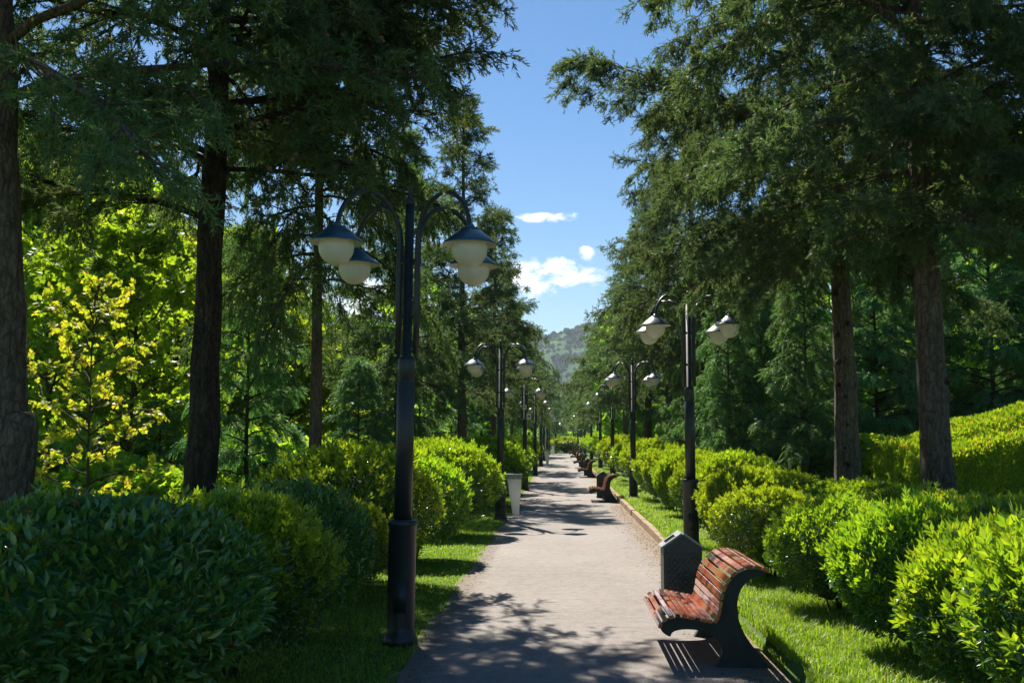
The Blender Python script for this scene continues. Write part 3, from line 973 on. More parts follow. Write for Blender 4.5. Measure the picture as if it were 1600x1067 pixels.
def at_z(P, z):
    return np.array([np.interp(z, P[:, 2], P[:, k]) for k in range(3)])


def cypress(rng, H, cb, R0, nl, ntw, per, size, tmpl, r, lean=(0, 0), e0=(0.15, 0.7), droop=0.35, shape='broad', extra=(), bias=None, twr=0.012, drop=0.35, tdroop=0.35, twig_frac=0.34, t0=0.2):
    T = Geo()
    P = trunk_tube(T, rng, H, r, lean)
    limbs = []
    for i in range(nl):
        u = (i + rng.random()) / nl
        z = cb + (H * 0.97 - cb) * u
        if shape == 'broad':
            Ln = R0 * (0.75 + 0.35 * math.sin(min(1, u * 2.0) * math.pi / 2)) * (1 - u ** 2.2) + 0.5
        else:
            Ln = R0 * (0.80 + 0.2 * math.sin(min(1, u * 3) * 1.57)) * (1 - u) ** 0.8 + 0.3
        az = i * 2.39996 + rng.normal() * 0.4
        Ln *= rng.uniform(0.7, 1.12)
        if bias:
            Ln *= 1 + bias[1] * math.cos(az - bias[0])
        e = e0[0] + (e0[1] - e0[0]) * u + rng.normal() * 0.10
        b_ = at_z(P, z)
        limbs.append(limb_curve(rng, b_, az, e, Ln, droop * rng.uniform(0.5, 1.3)))
    for z, az, e, Ln, dp in extra:
        limbs.append(limb_curve(rng, at_z(P, z), az, e, Ln, dp))
    for Lb in limbs:
        Ln = np.linalg.norm(Lb[-1] - Lb[0])
        T.tube(Lb, np.linspace(max(0.016, 0.0115 * Ln) * r / 0.2, 0.007, len(Lb)), 6, rough=0.06, rng=rng)
    Sx, Dx, Lx = twigs(rng, limbs, ntw, twig_frac, 0.35, 1.15, 0.28, t0)
    # the leader at the top carries foliage too
    k = 14
    zt = rng.uniform(cb + (H - cb) * 0.72, H, k)
    Sx = np.concatenate([Sx, np.stack([at_z(P, z) for z in zt])])
    aa = rng.uniform(0, 6.28, k)
    Dx = np.concatenate([Dx, nrm(np.stack([np.cos(aa), np.sin(aa), np.full(k, 1.3)], 1))])
    Lx = np.concatenate([Lx, rng.uniform(0.3, 0.8, k) * (1.15 - (zt - cb) / (H - cb) * 0.6)])
    twig_tubes(T, Sx, Dx, Lx, tdroop, twr)
    V, Fa = sprays(rng, Sx, Dx, Lx, tdroop, per * (1.4 if drop > 0.4 else 1.15), size, tmpl, drop=drop * 0.5, jit=0.9, tufts=True)
    return T, (V, Fa)


def tree_obj(name, T, crown, bark, leafm, X, Y, label, cat, group, z=None, smooth=True):
    e = empty(name, (X, Y, g(X, Y) if z is None else z))
    tag(e, label, cat, group)
    tm = T.mesh('trunk', bark, smooth) if isinstance(T, Geo) else T
    cm = mesh_np('crown', crown[0], [crown[1]], leafm) if isinstance(crown, tuple) else crown
    obj('trunk', tm, e)
    obj('crown', cm, e)
    return e, tm, cm


def place(name, meshes, X, Y, label, cat, group, s=1.0, sxy=None, rz=0.0, z=None):
    e = empty(name, (X, Y, g(X, Y) - 0.03 if z is None else z), rz)
    e.scale = (sxy or s, sxy or s, s)
    tag(e, label, cat, group)
    obj('trunk', meshes[0], e)
    obj('crown', meshes[1], e)
    return e


CY = 'old cypresses lining the path'
PI = math.pi
# near-left pair
rng = np.random.default_rng(101)
T, C = cypress(rng, 13.5, 4.8, 3.9, 35, 25, 25, 0.175, SPRIGS, 0.25, lean=(-0.05, 0.0), e0=(0.10, 0.7), droop=0.30,
               extra=[(4.9, 0.15, 0.35, 4.2, 0.25), (5.4, -0.4, 0.30, 3.8, 0.3), (5.0, 2.2, 0.2, 3.8, 0.3), (6.5, -1.3, 0.1, 3.0, 0.4)], twig_frac=0.27, t0=0.10)
X0, Y0 = wx(14, 9.6), 9.6
# cut limb stub on the trunk's path side
e0_, tl0, cl0 = tree_obj('cypress_tree', T, C, MAT['bark_grey'], MAT['cypress'], X0, Y0, 'thick grey-brown trunk cut by the left picture edge, with a sawn stub low down', 'tree', CY)
Gs = Geo()
Gs.tube([(0.00, -0.02, 0.55), (0.05, -0.04, 1.25), (0.115, -0.05, 1.80), (0.135, -0.05, 1.98), (0.14, -0.05, 2.02)], [0.20, 0.19, 0.165, 0.13, 0.10], 16, rough=0.03, rng=rng)
obj('cut_stub', Gs.mesh('cut_stub', MAT['bark_grey'], True), e0_)
rng = np.random.default_rng(202)
T, C = cypress(rng, 14.0, 4.7, 3.2, 42, 25, 29, 0.175, SPRIGS, 0.205, lean=(0.012, 0.0), e0=(0.05, 0.75), droop=0.25, bias=(PI, 0.15),
               extra=[(4.25, 2.95, 0.28, 3.9, 0.12), (4.9, 2.7, 0.45, 4.2, 0.2), (5.2, 0.05, 0.42, 3.3, 0.10), (6.2, 0.2, 0.35, 3.3, 0.10), (7.2, -0.2, 0.3, 3.3, 0.12), (4.9, -0.7, 0.2, 2.4, 0.35), (5.0, 3.6, 0.25, 3.6, 0.3),
                      (5.6, 0.9, 0.35, 4.2, 0.12), (6.6, 1.2, 0.35, 4.6, 0.12), (7.4, 0.75, 0.30, 4.0, 0.12), (8.2, 1.0, 0.30, 4.2, 0.12), (7.8, 0.4, 0.30, 3.4, 0.12), (6.0, 1.5, 0.3, 4.4, 0.15)] + [(5.6 + 0.42 * k, -1.2 + 0.8 * math.sin(k * 2.1), 0.4, 2.0, 0.25) for k in range(9)] + [(6.0 + 0.45 * k, 0.55 + 0.13 * (k * 5 % 4), 0.30, 2.5 / math.cos(0.55 + 0.13 * (k * 5 % 4)), 0.12) for k in range(9)], twig_frac=0.27, t0=0.10)
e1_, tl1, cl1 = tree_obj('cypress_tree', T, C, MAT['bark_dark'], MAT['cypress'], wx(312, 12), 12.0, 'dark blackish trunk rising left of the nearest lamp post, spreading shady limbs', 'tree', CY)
# woody cones hanging in the shady crown
me_cone = Geo()
a_ = np.linspace(-1.5, 1.5, 7)
me_cone.lathe([(0.019 * math.cos(t_) * (1 + 0.10 * (-1) ** k), 0.019 * math.sin(t_)) for k, t_ in enumerate(a_)], 9)
mcone = me_cone.mesh('cone', MAT['cone'], True)
for px, py in ((177, 18), (192, 15), (145, 95), (158, 97), (228, 52), (382, 195), (369, 138), (448, 250), (454, 243), (438, 262), (405, 190), (372, 107), (500, 56), (588, 60), (412, 264), (300, 80)):
    Yc = 9.6 + 0.5 * math.sin(px)
    co = obj('cone', mcone, e1_)
    co.location = Vector((wx(px, Yc), Yc, wz(py, px, Yc))) - e1_.location
    co.scale = (1.3, 1.3, 1.3)
# near-right pair
rng = np.random.default_rng(303)
T, C = cypress(rng, 13.0, 4.2, 3.5, 54, 30, 36, 0.165, SPRIGS, 0.215, lean=(-0.012, 0.01), e0=(0.15, 0.75), droop=0.40, bias=(0.0, 0.10),
               extra=[(4.15, 3.6, 0.3, 1.5, 0.5), (4.3, -0.3, 0.1, 2.6, 0.5), (4.2, -1.6, 0.3, 1.6, 0.5), (4.4, -2.3, 0.4, 2.0, 0.5), (4.7, -1.2, 0.4, 2.0, 0.4), (5.3, -1.7, 0.4, 2.4, 0.4)] + [(4.9 + 0.42 * k, -1.57 + 0.75 * math.sin(k * 2.1), 0.45, 1.9, 0.3) for k in range(12)], drop=0.5, t0=0.03, twig_frac=0.30)
e2_, tr2, cr2 = tree_obj('cypress_tree', T, C, MAT['bark_grey'], MAT['cypress'], wx(1468, 13.2), 13.2, 'stout straight trunk standing before the golden sheared hedge', 'tree', CY)
rng = np.random.default_rng(404)
T, C = cypress(rng, 14.5, 4.6, 3.3, 58, 30, 32, 0.18, SPRIGS, 0.24, lean=(-0.004, 0.0), e0=(0.15, 0.75), droop=0.42, bias=(PI, 0.10),
               extra=[(6.5, 3.54, 0.36, 5.1, 0.12), (5.6, 2.9, 0.3, 3.6, 0.45), (5.4, 2.4, 0.2, 3.2, 0.5), (5.3, -1.6, 0.2, 2.2, 0.5), (4.8, -1.2, 0.2, 2.2, 0.6), (4.9, -2.0, 0.3, 2.0, 0.6), (5.8, -1.8, 0.4, 2.6, 0.5)], drop=0.6, tdroop=0.5, t0=0.03, twig_frac=0.30)
e3_, tr1, cr1 = tree_obj('cypress_tree', T, C, MAT['bark_grey'], MAT['cypress'], wx(1322, 19.0), 19.0, 'slimmer brown trunk left of the stout one, with drooping low foliage', 'tree', CY)

# old branch scars on the two bare trunks
for e_, xs_, rr0 in ((e2_, -0.012, 0.205), (e3_, -0.004, 0.225)):
    kr = np.random.default_rng(int(rr0 * 1000))
    for k in range(9):
        z_ = 1.25 + 0.36 * k + kr.uniform(-0.1, 0.1)
        a_k = -1.57 + kr.uniform(-1.1, 1.1)
        r_k = rr0 * (1 - 0.88 * (z_ / 13.5) ** 0.85) - 0.004
        Gk = Geo()
        s_k = kr.uniform(0.022, 0.042)
        P_k = np.array([xs_ * z_ + r_k * math.cos(a_k), 0.01 * z_ * (e_ is e2_) + r_k * math.sin(a_k), z_])
        d_k = np.array([math.cos(a_k), math.sin(a_k), 0.12])
        Gk.tube([P_k - d_k * 0.04, P_k, P_k + d_k * 0.016, P_k + d_k * 0.022], [s_k * 1.5, s_k * 1.25, s_k, s_k * 0.45], 10, rough=0.08, rng=kr)
        obj('knot', Gk.mesh('knot', MAT['bark_dark'], True), e_)

# mid-distance cypresses, three shapes
CM = []
for sd, H, cb, R0, shp, dp in ((11, 12.5, 3.9, 2.7, 'cone', 0.28), (12, 12.0, 3.7, 2.9, 'broad', 0.34), (13, 12.8, 3.3, 2.5, 'cone', 0.2)):
    rng = np.random.default_rng(sd)
    T, C = cypress(rng, H, cb, R0, 68, 20, 22, 0.22, SPRIGS, 0.17, e0=(0.05, 0.95), droop=dp, shape=shp, twig_frac=0.34, t0=0.08)
    CM.append((T.mesh('trunk', MAT['bark_grey'], True), mesh_np('crown', C[0], [C[1]], MAT['cypress'])))
CFAR = []
for sd, H, cb, R0, shp in ((14, 12.0, 3.4, 2.4, 'cone'), (15, 11.5, 3.3, 2.7, 'broad')):
    rng = np.random.default_rng(sd)
    T, C = cypress(rng, H, cb, R0, 56, 12, 10, 0.40, SPRIGS_FAR, 0.16, e0=(0.05, 0.95), droop=0.25, shape=shp, twig_frac=0.36, twr=0.02)
    CFAR.append((T.mesh('trunk', MAT['bark_grey'], True), mesh_np('crown', C[0], [C[1]], MAT['cypress'])))

for ms, px, Y, s, sxy, rz, lab in (
        (CM[1], 492, 15.1, 1.06, 0.62, 0.5, 'slender grey trunk seen left of the nearest lamp globes'),
        (CM[2], 722, 35, 1.04, 1.05, 1.4, 'tall pointed cypress spire rising behind the nearest lamp post'),
        (CM[0], 626, 31, 0.88, 1.0, 3.0, 'brownish-green cypress directly behind the nearest lamp arms'),
        (CM[0], 772, 47, 0.97, 0.92, 4.1, 'full cypress edging the sky above the lamp post with white bag bin'),
        (CM[1], 785, 60, 0.95, 0.85, 2.2, 'cypress behind the lamp post carrying a small sign'),
        (CFAR[0], 800, 74, 0.9, 0.85, 0.3, 'darker cypress next along the verge without kerb')):
    place('cypress_tree', ms, wx(px, Y), Y, lab, 'tree', CY, s, sxy, rz)
for ms, px, Y, s, sxy, rz, lab in (
        (CM[1], 1086, 35, 1.15, 1.05, 2.6, 'broad ragged cypress over the nearest kerb-side lamp post, edging the sky'),
        (CM[0], 1046, 42, 1.0, 1.05, 0.9, 'layered cypress beyond the second kerb-side lamp post'),
        (CM[2], 1012, 43, 0.86, 1.12, 5.0, 'cypress hiding the arms of the second kerb-side lamp post'),
        (CM[0], 978, 54, 0.84, 1.05, 3.7, 'brownish cypress leaning over the row of benches'),
        (CFAR[1], 958, 66, 0.82, 0.95, 1.2, 'cypress behind the fourth bench along the path'),
        (CFAR[0], 946, 80, 0.85, 1.0, 2.2, 'cypress behind the distant benches')):
    place('cypress_tree', ms, wx(px, Y), Y, lab, 'tree', CY, s, sxy, rz)

# feathery young conifers clothed to the ground
def feather(rng, H, R0, nl, ntw, per, size, r=0.07):
    T = Geo()
    P = trunk_tube(T, rng, H, r, flare=0.3, rings=18, sides=9, top=0.1)
    limbs = []
    for i in range(nl):
        u = ((i + rng.random()) / nl) ** 1.15
        z = 0.12 + (H * 0.97 - 0.12) * u
        Ln = (R0 * (1 - u) ** 0.75 + 0.25) * rng.uniform(0.7, 1.15)
        limbs.append(limb_curve(rng, at_z(P, z), i * 2.39996 + rng.normal() * 0.3, 0.30 + 0.5 * u + rng.normal() * 0.1, Ln, 0.42 * rng.uniform(0.6, 1.3), 7))
    for Lb in limbs:
        T.tube(Lb, np.linspace(0.020, 0.005, len(Lb)), 5)
    Sx, Dx, Lx = twigs(rng, limbs, ntw, 0.36, 0.3, 0.95, 0.12, t0=0.15)
    twig_tubes(T, Sx, Dx, Lx, 0.35, 0.007)
    C = sprays(rng, Sx, Dx, Lx, 0.4, per, size, FRONDS, drop=0.35, jit=0.35, flat=True)
    return T.mesh('trunk', MAT['bark_thin'], True), mesh_np('crown', C[0], [C[1]], MAT['feather'])


FE = [feather(np.random.default_rng(sd), 6.0, R0, nl, 24, 24, 0.24) for sd, R0, nl in ((51, 1.8, 80), (52, 1.5, 72), (53, 2.0, 84))]
GF = 'feathery young conifers behind the bushes'
for k, px, Y, h, sxy, lab in (
        (1, 385, 16.5, 5.2, 0.75, 'dusky feathery conifer right of the dark blackish trunk'),
        (0, 560, 27, 3.9, 0.85, 'feathery conifer rising behind the broad small-leaved bush'),
        (2, 618, 32, 4.6, 0.85, 'blue-green feathery conifer just left of the nearest lamp pole'),
        (0, 705, 42, 4.8, 1.0, 'low spreading feathery conifer right of the nearest lamp pole'),
        (1, 752, 56, 5.2, 1.0, 'small feathery conifer behind the lamp post with white bag bin'),
        (1, 250, 19, 2.6, 0.8, 'low feathery conifer between yellow sapling and dark trunk'),
        (0, 1140, 25, 5.6, 0.72, 'bright feathery conifer right of the nearest kerb-side lamp post'),
        (2, 1192, 26, 6.4, 0.85, 'dense feathery conifer filling the gap before the slimmer brown trunk'),
        (1, 1262, 22.5, 5.4, 0.85, 'dark shaded feathery conifer touching the slimmer brown trunk'),
        (1, 1100, 36, 7.4, 1.0, 'tall feathery conifer peeping between the two nearest kerb-side lamp posts'),
        (2, 1168, 30.5, 7.0, 0.95, 'feathery conifer standing behind the bright one by the nearest kerb-side lamp post'),
        (0, 1230, 25.5, 6.2, 0.85, 'feathery conifer just left of the dark shaded one by the slimmer brown trunk'),
        (2, 655, 38, 5.4, 1.0, 'feathery conifer seen just right of the nearest lamp pole, behind the low spreading one'),
        (2, 1078, 46, 7.0, 0.9, 'feathery conifer behind the second kerb-side lamp post'),
        (0, 1372, 27, 6.8, 0.95, 'tall feathery conifer between the two bare trunks'),
        (2, 1555, 26.5, 7.8, 1.1, 'pale drooping feathery conifer above the golden hedge'),
        (1, 1440, 28, 6.8, 1.1, 'blue-green feathery conifer half hidden by the stout trunk'),
        (0, 1635, 26, 7.0, 1.2, 'feathery conifer cut by the picture edge above the golden hedge')):
    X = wx(px, Y)
    place('feathery_conifer', FE[k], X, Y, lab, 'tree', GF, h / 6.0, sxy * (h / 6.0) ** 0.5, (px * 0.7) % 6.28)

# broad-leaved trees of the wood
def broadleaf(rng, H, R0, nl, ntw, per, size, tmpl, leafm, r=0.11, cb=0.12, e=(0.35, 1.15), spread=1.0, drop=0.25):
    T = Geo()
    P = trunk_tube(T, rng, H * 0.9, r, flare=0.3, rings=20, sides=10, top=0.08, wig=0.25)
    limbs = []
    for i in range(nl):
        u = (i + rng.random()) / nl
        z = H * (cb + (0.88 - cb) * u)
        Ln = R0 * (0.7 + 0.5 * math.sin(min(1, u * 1.6) * 1.57)) * (1 - u ** 3 * 0.75) * rng.uniform(0.7, 1.15)
        limbs.append(limb_curve(rng, at_z(P, z), i * 2.39996 + rng.normal() * 0.4, e[0] + (e[1] - e[0]) * u + rng.normal() * 0.12, Ln, 0.15, 8, 0.12))
    for Lb in limbs:
        T.tube(Lb, np.linspace(0.2 * r + 0.008, 0.006, len(Lb)), 5)
    Sx, Dx, Lx = twigs(rng, limbs, ntw, 0.34, 0.35, 1.2, 0.35, t0=0.25)
    twig_tubes(T, Sx, Dx, Lx, 0.1, 0.006)
    C = sprays(rng, Sx, Dx, Lx, 0.1, per, size, tmpl, drop=drop, jit=0.75, sizevar=0.4)
    return T.mesh('trunk', MAT['bark_thin'], True), mesh_np('crown', C[0], [C[1]], leafm)


LC = []
_r = np.random.default_rng(9)
for k in range(3):   # a spray of broad leaves
    Vs, Fs = [], []
    for i in range(5):
        y = 0.15 + 0.18 * i
        d = np.array([[(-1) ** i * 0.8, 0.6, _r.normal() * 0.4]]) if i < 4 else np.array([[0, 1.0, -0.2]])
        Vs.append(scatter(MAPLE[0], np.array([[0, y, 0.0]]), d, np.array([[_r.normal() * 0.4, _r.normal() * 0.4, 1.0]]), 0.52))
        Fs.append(MAPLE[1] + i * len(MAPLE[0]))
    LC.append((np.concatenate(Vs), np.concatenate(Fs)))
BL = [broadleaf(np.random.default_rng(sd), 9.0, R0, nl, 19, 13, 0.225, LC, MAT['deciduous']) for sd, R0, nl in ((61, 2.8, 46), (62, 2.4, 42))]
BL2 = [broadleaf(np.random.default_rng(63), 9.0, 3.0, 44, 15, 8, 0.38, LC, MAT['deciduous'])]
GB = 'broad-leaved trees of the sunlit wood'
for ms, px, Y, h, sxy, rz, lab in (
        (BL[0], 205, 20, 6.6, 0.80, 0.2, 'bright lime-green maple between yellow sapling and dark trunk'),
        (BL[1], 90, 23, 8.6, 0.95, 1.4, 'tall leafy tree rising behind the yellow sapling'),
        (BL2[0], 20, 28, 10.5, 1.1, 2.2, 'tall leafy tree at the picture edge behind the thick stubbed trunk'),
        (BL2[0], 170, 33, 11.5, 1.2, 4.0, 'taller leafy tree far behind the lime-green maple'),
        (BL[1], 262, 26, 7.6, 0.9, 5.0, 'leafy tree just left of the dark blackish trunk'),
        (BL2[0], 345, 34, 9.0, 1.0, 0.8, 'leafy tree behind the dark blackish trunk'),
        (BL[0], 440, 35, 6.6, 1.0, 2.9, 'low lime-green tree between dark trunk and slender grey trunk'),
        (BL[1], 545, 40, 6.8, 1.0, 3.9, 'small bright tree right of the slender grey trunk'),
        (BL2[0], 470, 44, 8.0, 1.0, 1.9, 'distant leafy tree behind the slender grey trunk'),
        (BL2[0], 590, 48, 7.0, 1.0, 2.9, 'distant leafy tree behind the nearest lamp pole'),
        (BL2[0], 1300, 42, 12.0, 1.3, 0.4, 'dark leafy tree far behind the slimmer brown trunk'),
        (BL2[0], 1500, 40, 12.5, 1.3, 2.0, 'leafy tree rising far behind the stout straight trunk'),
        (BL2[0], 1640, 34, 11.0, 1.2, 3.3, 'leafy tree at the picture edge behind the drooping conifer'),
        (BL2[0], 1180, 48, 10.0, 1.2, 5.1, 'leafy tree far behind the nearest kerb-side lamp post')):
    place('leafy_tree', ms, wx(px, Y), Y, lab, 'tree', GB, h / 9.0, sxy, rz)
ysap = broadleaf(np.random.default_rng(71), 4.3, 0.95, 30, 10, 11, 0.115, LC, MAT['yellow'], r=0.035, cb=0.05, e=(0.25, 1.0))
place('maple_sapling', ysap, wx(138, 14.5), 14.5, 'young sapling with golden yellow leaves behind the big dark bush', 'tree', None, 1.0, 1.0, 0.7)
# wild shrubs of the undergrowth
_r = np.random.default_rng(91)
WB = [(bush_mesh('foliage', _r, 1, 1, 1.5, 2600, MAPLE, 0.13, [MAT['deciduous'], MAT['deciduous']], 0), stems_mesh(_r, 1, 1.5)) for k in range(2)]
BK['wild'] = WB
GW = 'wild shrubs under the trees'
for px, Y, r_, h, lab in (
        (80, 17.5, 1.3, 1.9, 'wild shrub beneath the yellow sapling'),
        (190, 16.5, 1.1, 1.5, 'wild shrub at the foot of the lime-green maple'),
        (265, 15.5, 1.0, 1.3, 'wild shrub hard against the dark blackish trunk'),
        (395, 22, 1.4, 1.9, 'wild shrub under the dusky feathery conifer'),
        (455, 23, 1.4, 1.7, 'bright wild shrub at the foot of the slender grey trunk'),
        (535, 26, 1.4, 1.7, 'wild shrub right of the slender grey trunk'),
        (598, 33, 1.7, 1.9, 'wild shrub behind the nearest lamp pole'),
        (1340, 24, 1.6, 1.6, 'wild shrub between the two bare trunks'),
        (1250, 30, 1.8, 2.0, 'wild shrub behind the slimmer brown trunk'),
        (1130, 36, 1.6, 1.7, 'wild shrub behind the nearest kerb-side lamp post')):
    bush('wild', px % 2, wx(px, Y), Y, r_, r_, h, lab, GW, 'shrub', 'wild_shrub')

# trees past the crest and the wood behind everything
GE = 'trees standing beyond the end of the path'
for k, px, Y, h, sxy, lab in (
        (0, 868, 168, 15.5, 0.9, 'dark pointed cypress in the middle of the path end'),
        (1, 848, 140, 12.5, 1.0, 'cypress left of the pointed one at the path end'),
        (0, 826, 112, 11.0, 1.0, 'cypress over the last lamp posts on the verge without kerb'),
        (1, 812, 95, 11.5, 1.0, 'cypress over the distant lamp posts on the verge without kerb'),
        (1, 886, 175, 14.0, 1.0, 'cypress just right of the pointed one at the path end'),
        (0, 905, 150, 12.5, 1.1, 'cypress above the two domed bushes at the path end'),
        (1, 922, 118, 11.0, 1.0, 'cypress over the last benches'),
        (0, 934, 98, 11.0, 1.0, 'cypress standing behind the sixth bench')):
    place('cypress_tree', CFAR[k], wx(px, Y), Y, lab, 'tree', GE, h / 12.0, sxy * (h / 12) ** 0.5, px * 0.3)
# distant woodland on both flanks: many crowns that read as one mass
rng = np.random.default_rng(55)
pts = [(wx(px, Y), Y) for px, Y in zip(np.concatenate([rng.uniform(-300, 800, 34), rng.uniform(960, 1900, 34), rng.uniform(820, 960, 8)]), np.concatenate([rng.uniform(60, 110, 68), rng.uniform(215, 260, 8)]))]
V, off, Fa = [], 0, []
for (X, Y) in pts:
    h = rng.uniform(7, 12); r_ = rng.uniform(2.2, 3.6); n = 900
    d = nrm(rng.normal(size=(n, 3)))
    wv = wave(rng, 6, 2.5)
    rad = (0.75 + 0.3 * rng.random(n)) * (1 + 0.35 * wv(d))
    pos = d * rad[:, None] * np.array([r_, r_, h * 0.5]) + np.array([X, Y, g(X, Y) + h * 0.5])
    V.append(scatter(MAPLE[0], pos, d + rng.normal(size=(n, 3)) * 0.6, np.array([0, 0, 1.0]) + rng.normal(size=(n, 3)) * 0.5, rng.uniform(0.35, 0.75, n)))
    Fa.append(tfaces(MAPLE[1], n, len(MAPLE[0])) + off)
    off += len(V[-1])
tag(obj('woodland', mesh_np('woodland', np.concatenate(V), [np.concatenate(Fa)], MAT['deciduous'])), 'distant woodland closing the view behind the trees', kind='stuff')

# ------------------------------------------------------------------ lamp posts
def lamp_meshes():
    D = {}
    G = Geo()
    G.lathe([(0.150, 0), (0.152, 0.05), (0.142, 0.075), (0.134, 0.10), (0.124, 0.115), (0.121, 0.16), (0.121, 1.02), (0.128, 1.03), (0.128, 1.055), (0.116, 1.072), (0.088, 1.08)], 28)
    G.box((0.0, -0.1195, 0.42), (0.11, 0.008, 0.26))
    D['pedestal'] = G.mesh('pedestal', MAT['pole'], True)
    G = Geo()
    G.lathe([(0.080, 1.07), (0.079, 2.28), (0.073, 2.285), (0.073, 2.295), (0.078, 2.30), (0.078, 2.47), (0.070, 2.50), (0.042, 2.51), (0.040, 3.88)], 22)
    D['pole'] = G.mesh('pole', MAT['pole'], True)
    G = Geo()
    G.lathe([(0.048, 3.875), (0.048, 3.90), (0.038, 3.92), (0.016, 3.965), (0.012, 3.975), (0.022, 3.985), (0.026, 4.0), (0.020, 4.018), (0.004, 4.03)], 16)
    D['finial'] = G.mesh('finial', MAT['pole'], True)
    G = Geo()
    for a in (0, 1):
        c_ = math.pi / 4 + a * math.pi / 2
        G.box((0, 0, 0.003 * a), (0.22, 0.022, 0.035), rz=c_)
    D['spacer'] = G.mesh('spacer', MAT['pole'])
    # arm in the local +x,z plane: rises along the pole then bends over
    P = [(0.114, 0, 2.52), (0.114, 0, 3.0), (0.114, 0, 3.5)]
    rx_, rz_, zc = 0.342, 0.40, 3.52
    for k in range(15):
        a = math.pi - k * math.pi / 14
        P.append((0.114 + rx_ + rx_ * math.cos(a), 0, zc + rz_ * math.sin(a)))
    P.append((0.114 + 2 * rx_, 0, 3.59))
    P = np.array(P)
    G = Geo()
    G.tube(P, 0.0215, 10)
    D['arm'] = G.mesh('arm', MAT['pole'], True)
    D['tip'] = (0.114 + 2 * rx_, 3.59)
    G = Geo()
    G.lathe([(0.040, 0.140), (0.078, 0.136), (0.082, 0.118), (0.098, 0.112), (0.162, 0.062), (0.228, 0.009), (0.234, 0.0), (0.232, -0.006)], 30, cap=False)
    G.lathe([(0.232, -0.006), (0.224, -0.004), (0.158, 0.050), (0.090, 0.098), (0.03, 0.105)], 30, mi=1, cap=False)
    G.lathe([(0.038, 0.136), (0.038, 0.155), (0.0285, 0.172)], 12)
    D['shade'] = G.mesh('lamp_shade', [MAT['shade'], MAT['shade_in']], True)
    G = Geo()
    a_ = np.linspace(-math.pi / 2 + 0.05, 0.62, 15)
    G.lathe([(0.150 * math.cos(t_), -0.045 + 0.150 * math.sin(t_)) for t_ in a_], 30)
    D['globe'] = G.mesh('globe', MAT['globe'], True)
    return D


LM = lamp_meshes()


def lamp(X, Y, label, group, rz):
    e = empty('street_lamp', (X, Y, g(X, Y) - 0.005), rz)
    tag(e, label, 'street lamp', group)
    for n_ in ('pedestal', 'pole', 'finial'):
        obj(n_, LM[n_], e)
    for z in (2.86, 3.36):
        obj('spacer', LM['spacer'], e).location = (0, 0, z)
    for k in range(4):
        a = math.pi / 4 + k * math.pi / 2
        am = obj('arm', LM['arm'], e)
        am.rotation_euler = (0, 0, a)
        sh = obj('lamp_shade', LM['shade'], e)
        tx, tz = LM['tip']
        sh.location = (tx * math.cos(a), tx * math.sin(a), tz - 0.165)
        obj('globe', LM['globe'], sh)
    return e


GLL, GLR = 'four-globe street lamps on the verge without kerb', 'four-globe street lamps behind the kerb'
LAB_L = ['nearest dark lamp post, tall in the shade with blue-black shades', 'second lamp post on the grass without kerb, white bag bin strapped to it',
         'lamp post carrying a small white and yellow sign', 'lamp post just past the one with the small sign', 'lamp post beside the second white bag bin',
         'lamp post just past the second white bag bin', 'distant lamp post two past the second white bag bin', 'distant lamp post beside the farthest white bag bin', 'most distant lamp post on the grass without kerb']
LAB_R = ['nearest lamp post on the kerb side, standing behind the grey bin', 'lamp post on the kerb side with its arms lost in cypress foliage', 'kerb-side lamp post just past the one lost in foliage, near the second bench',
         'kerb-side lamp post level with the third bench', 'kerb-side lamp post just past the fourth bench', 'kerb-side lamp post near the fifth bench', 'distant kerb-side lamp post near the sixth bench',
         'distant kerb-side lamp post beside the domed bushes', 'most distant kerb-side lamp post beyond the crest']
YL = [9.6, 24.4, 38.5, 52.5, 66.5, 80.5, 94.5, 108.5, 124.0]
PXL = [628, 782, 820, 836, 845, 850, 855, 858, 868]
YR = [17.2, 31.5, 45.0, 58.5, 72.0, 85.5, 99.0, 112.5, 127.0]
PXR = [1078, 989, 957, 938, 924, 914, 908, 903, 896]
lamps = []
for i, (Y, px) in enumerate(zip(YL, PXL)):
    lamps.append(lamp(wx(px, Y), Y, LAB_L[i], GLL, 0.05 if i == 0 else 0.03 * math.sin(i * 2.0)))
lamps[0].rotation_euler = (0, 0.014, 0.05)      # the nearest post leans a little
for i, (Y, px) in enumerate(zip(YR, PXR)):
    lamp(wx(px, Y), Y, LAB_R[i], GLR, 0.04 * math.sin(i * 1.7))

# small signs fixed to lamp poles
def sign(X, Y, z, w_, h_, label, arrow):
    e = empty('pole_sign', (X, Y, z))
    tag(e, label, 'sign', 'small signs on lamp poles')
    G = Geo(); G.box((0, 0, 0), (w_, 0.012, h_)); obj('panel', G.mesh('panel', MAT['paper']), e)
    if arrow:
        G = Geo(); G.box((0, -0.0085, -h_ / 2 + 0.018), (w_ - 0.004, 0.005, 0.034)); obj('strip', G.mesh('strip', MAT['sign_yellow']), e)
        G = Geo()
        G.prism([(-0.035, -0.02), (0.01, -0.012), (0.01, -0.03), (0.05, 0.012), (0.012, 0.05), (0.012, 0.028), (-0.035, 0.04)], -0.010, -0.0062)
        obj('symbol', G.mesh('symbol', MAT['sign_black']), e)
    else:
        G = Geo(); G.box((0, -0.0085, 0), (w_ * 0.5, 0.005, h_ * 0.35)); obj('symbol', G.mesh('symbol', MAT['bin_ring']), e)
    return e


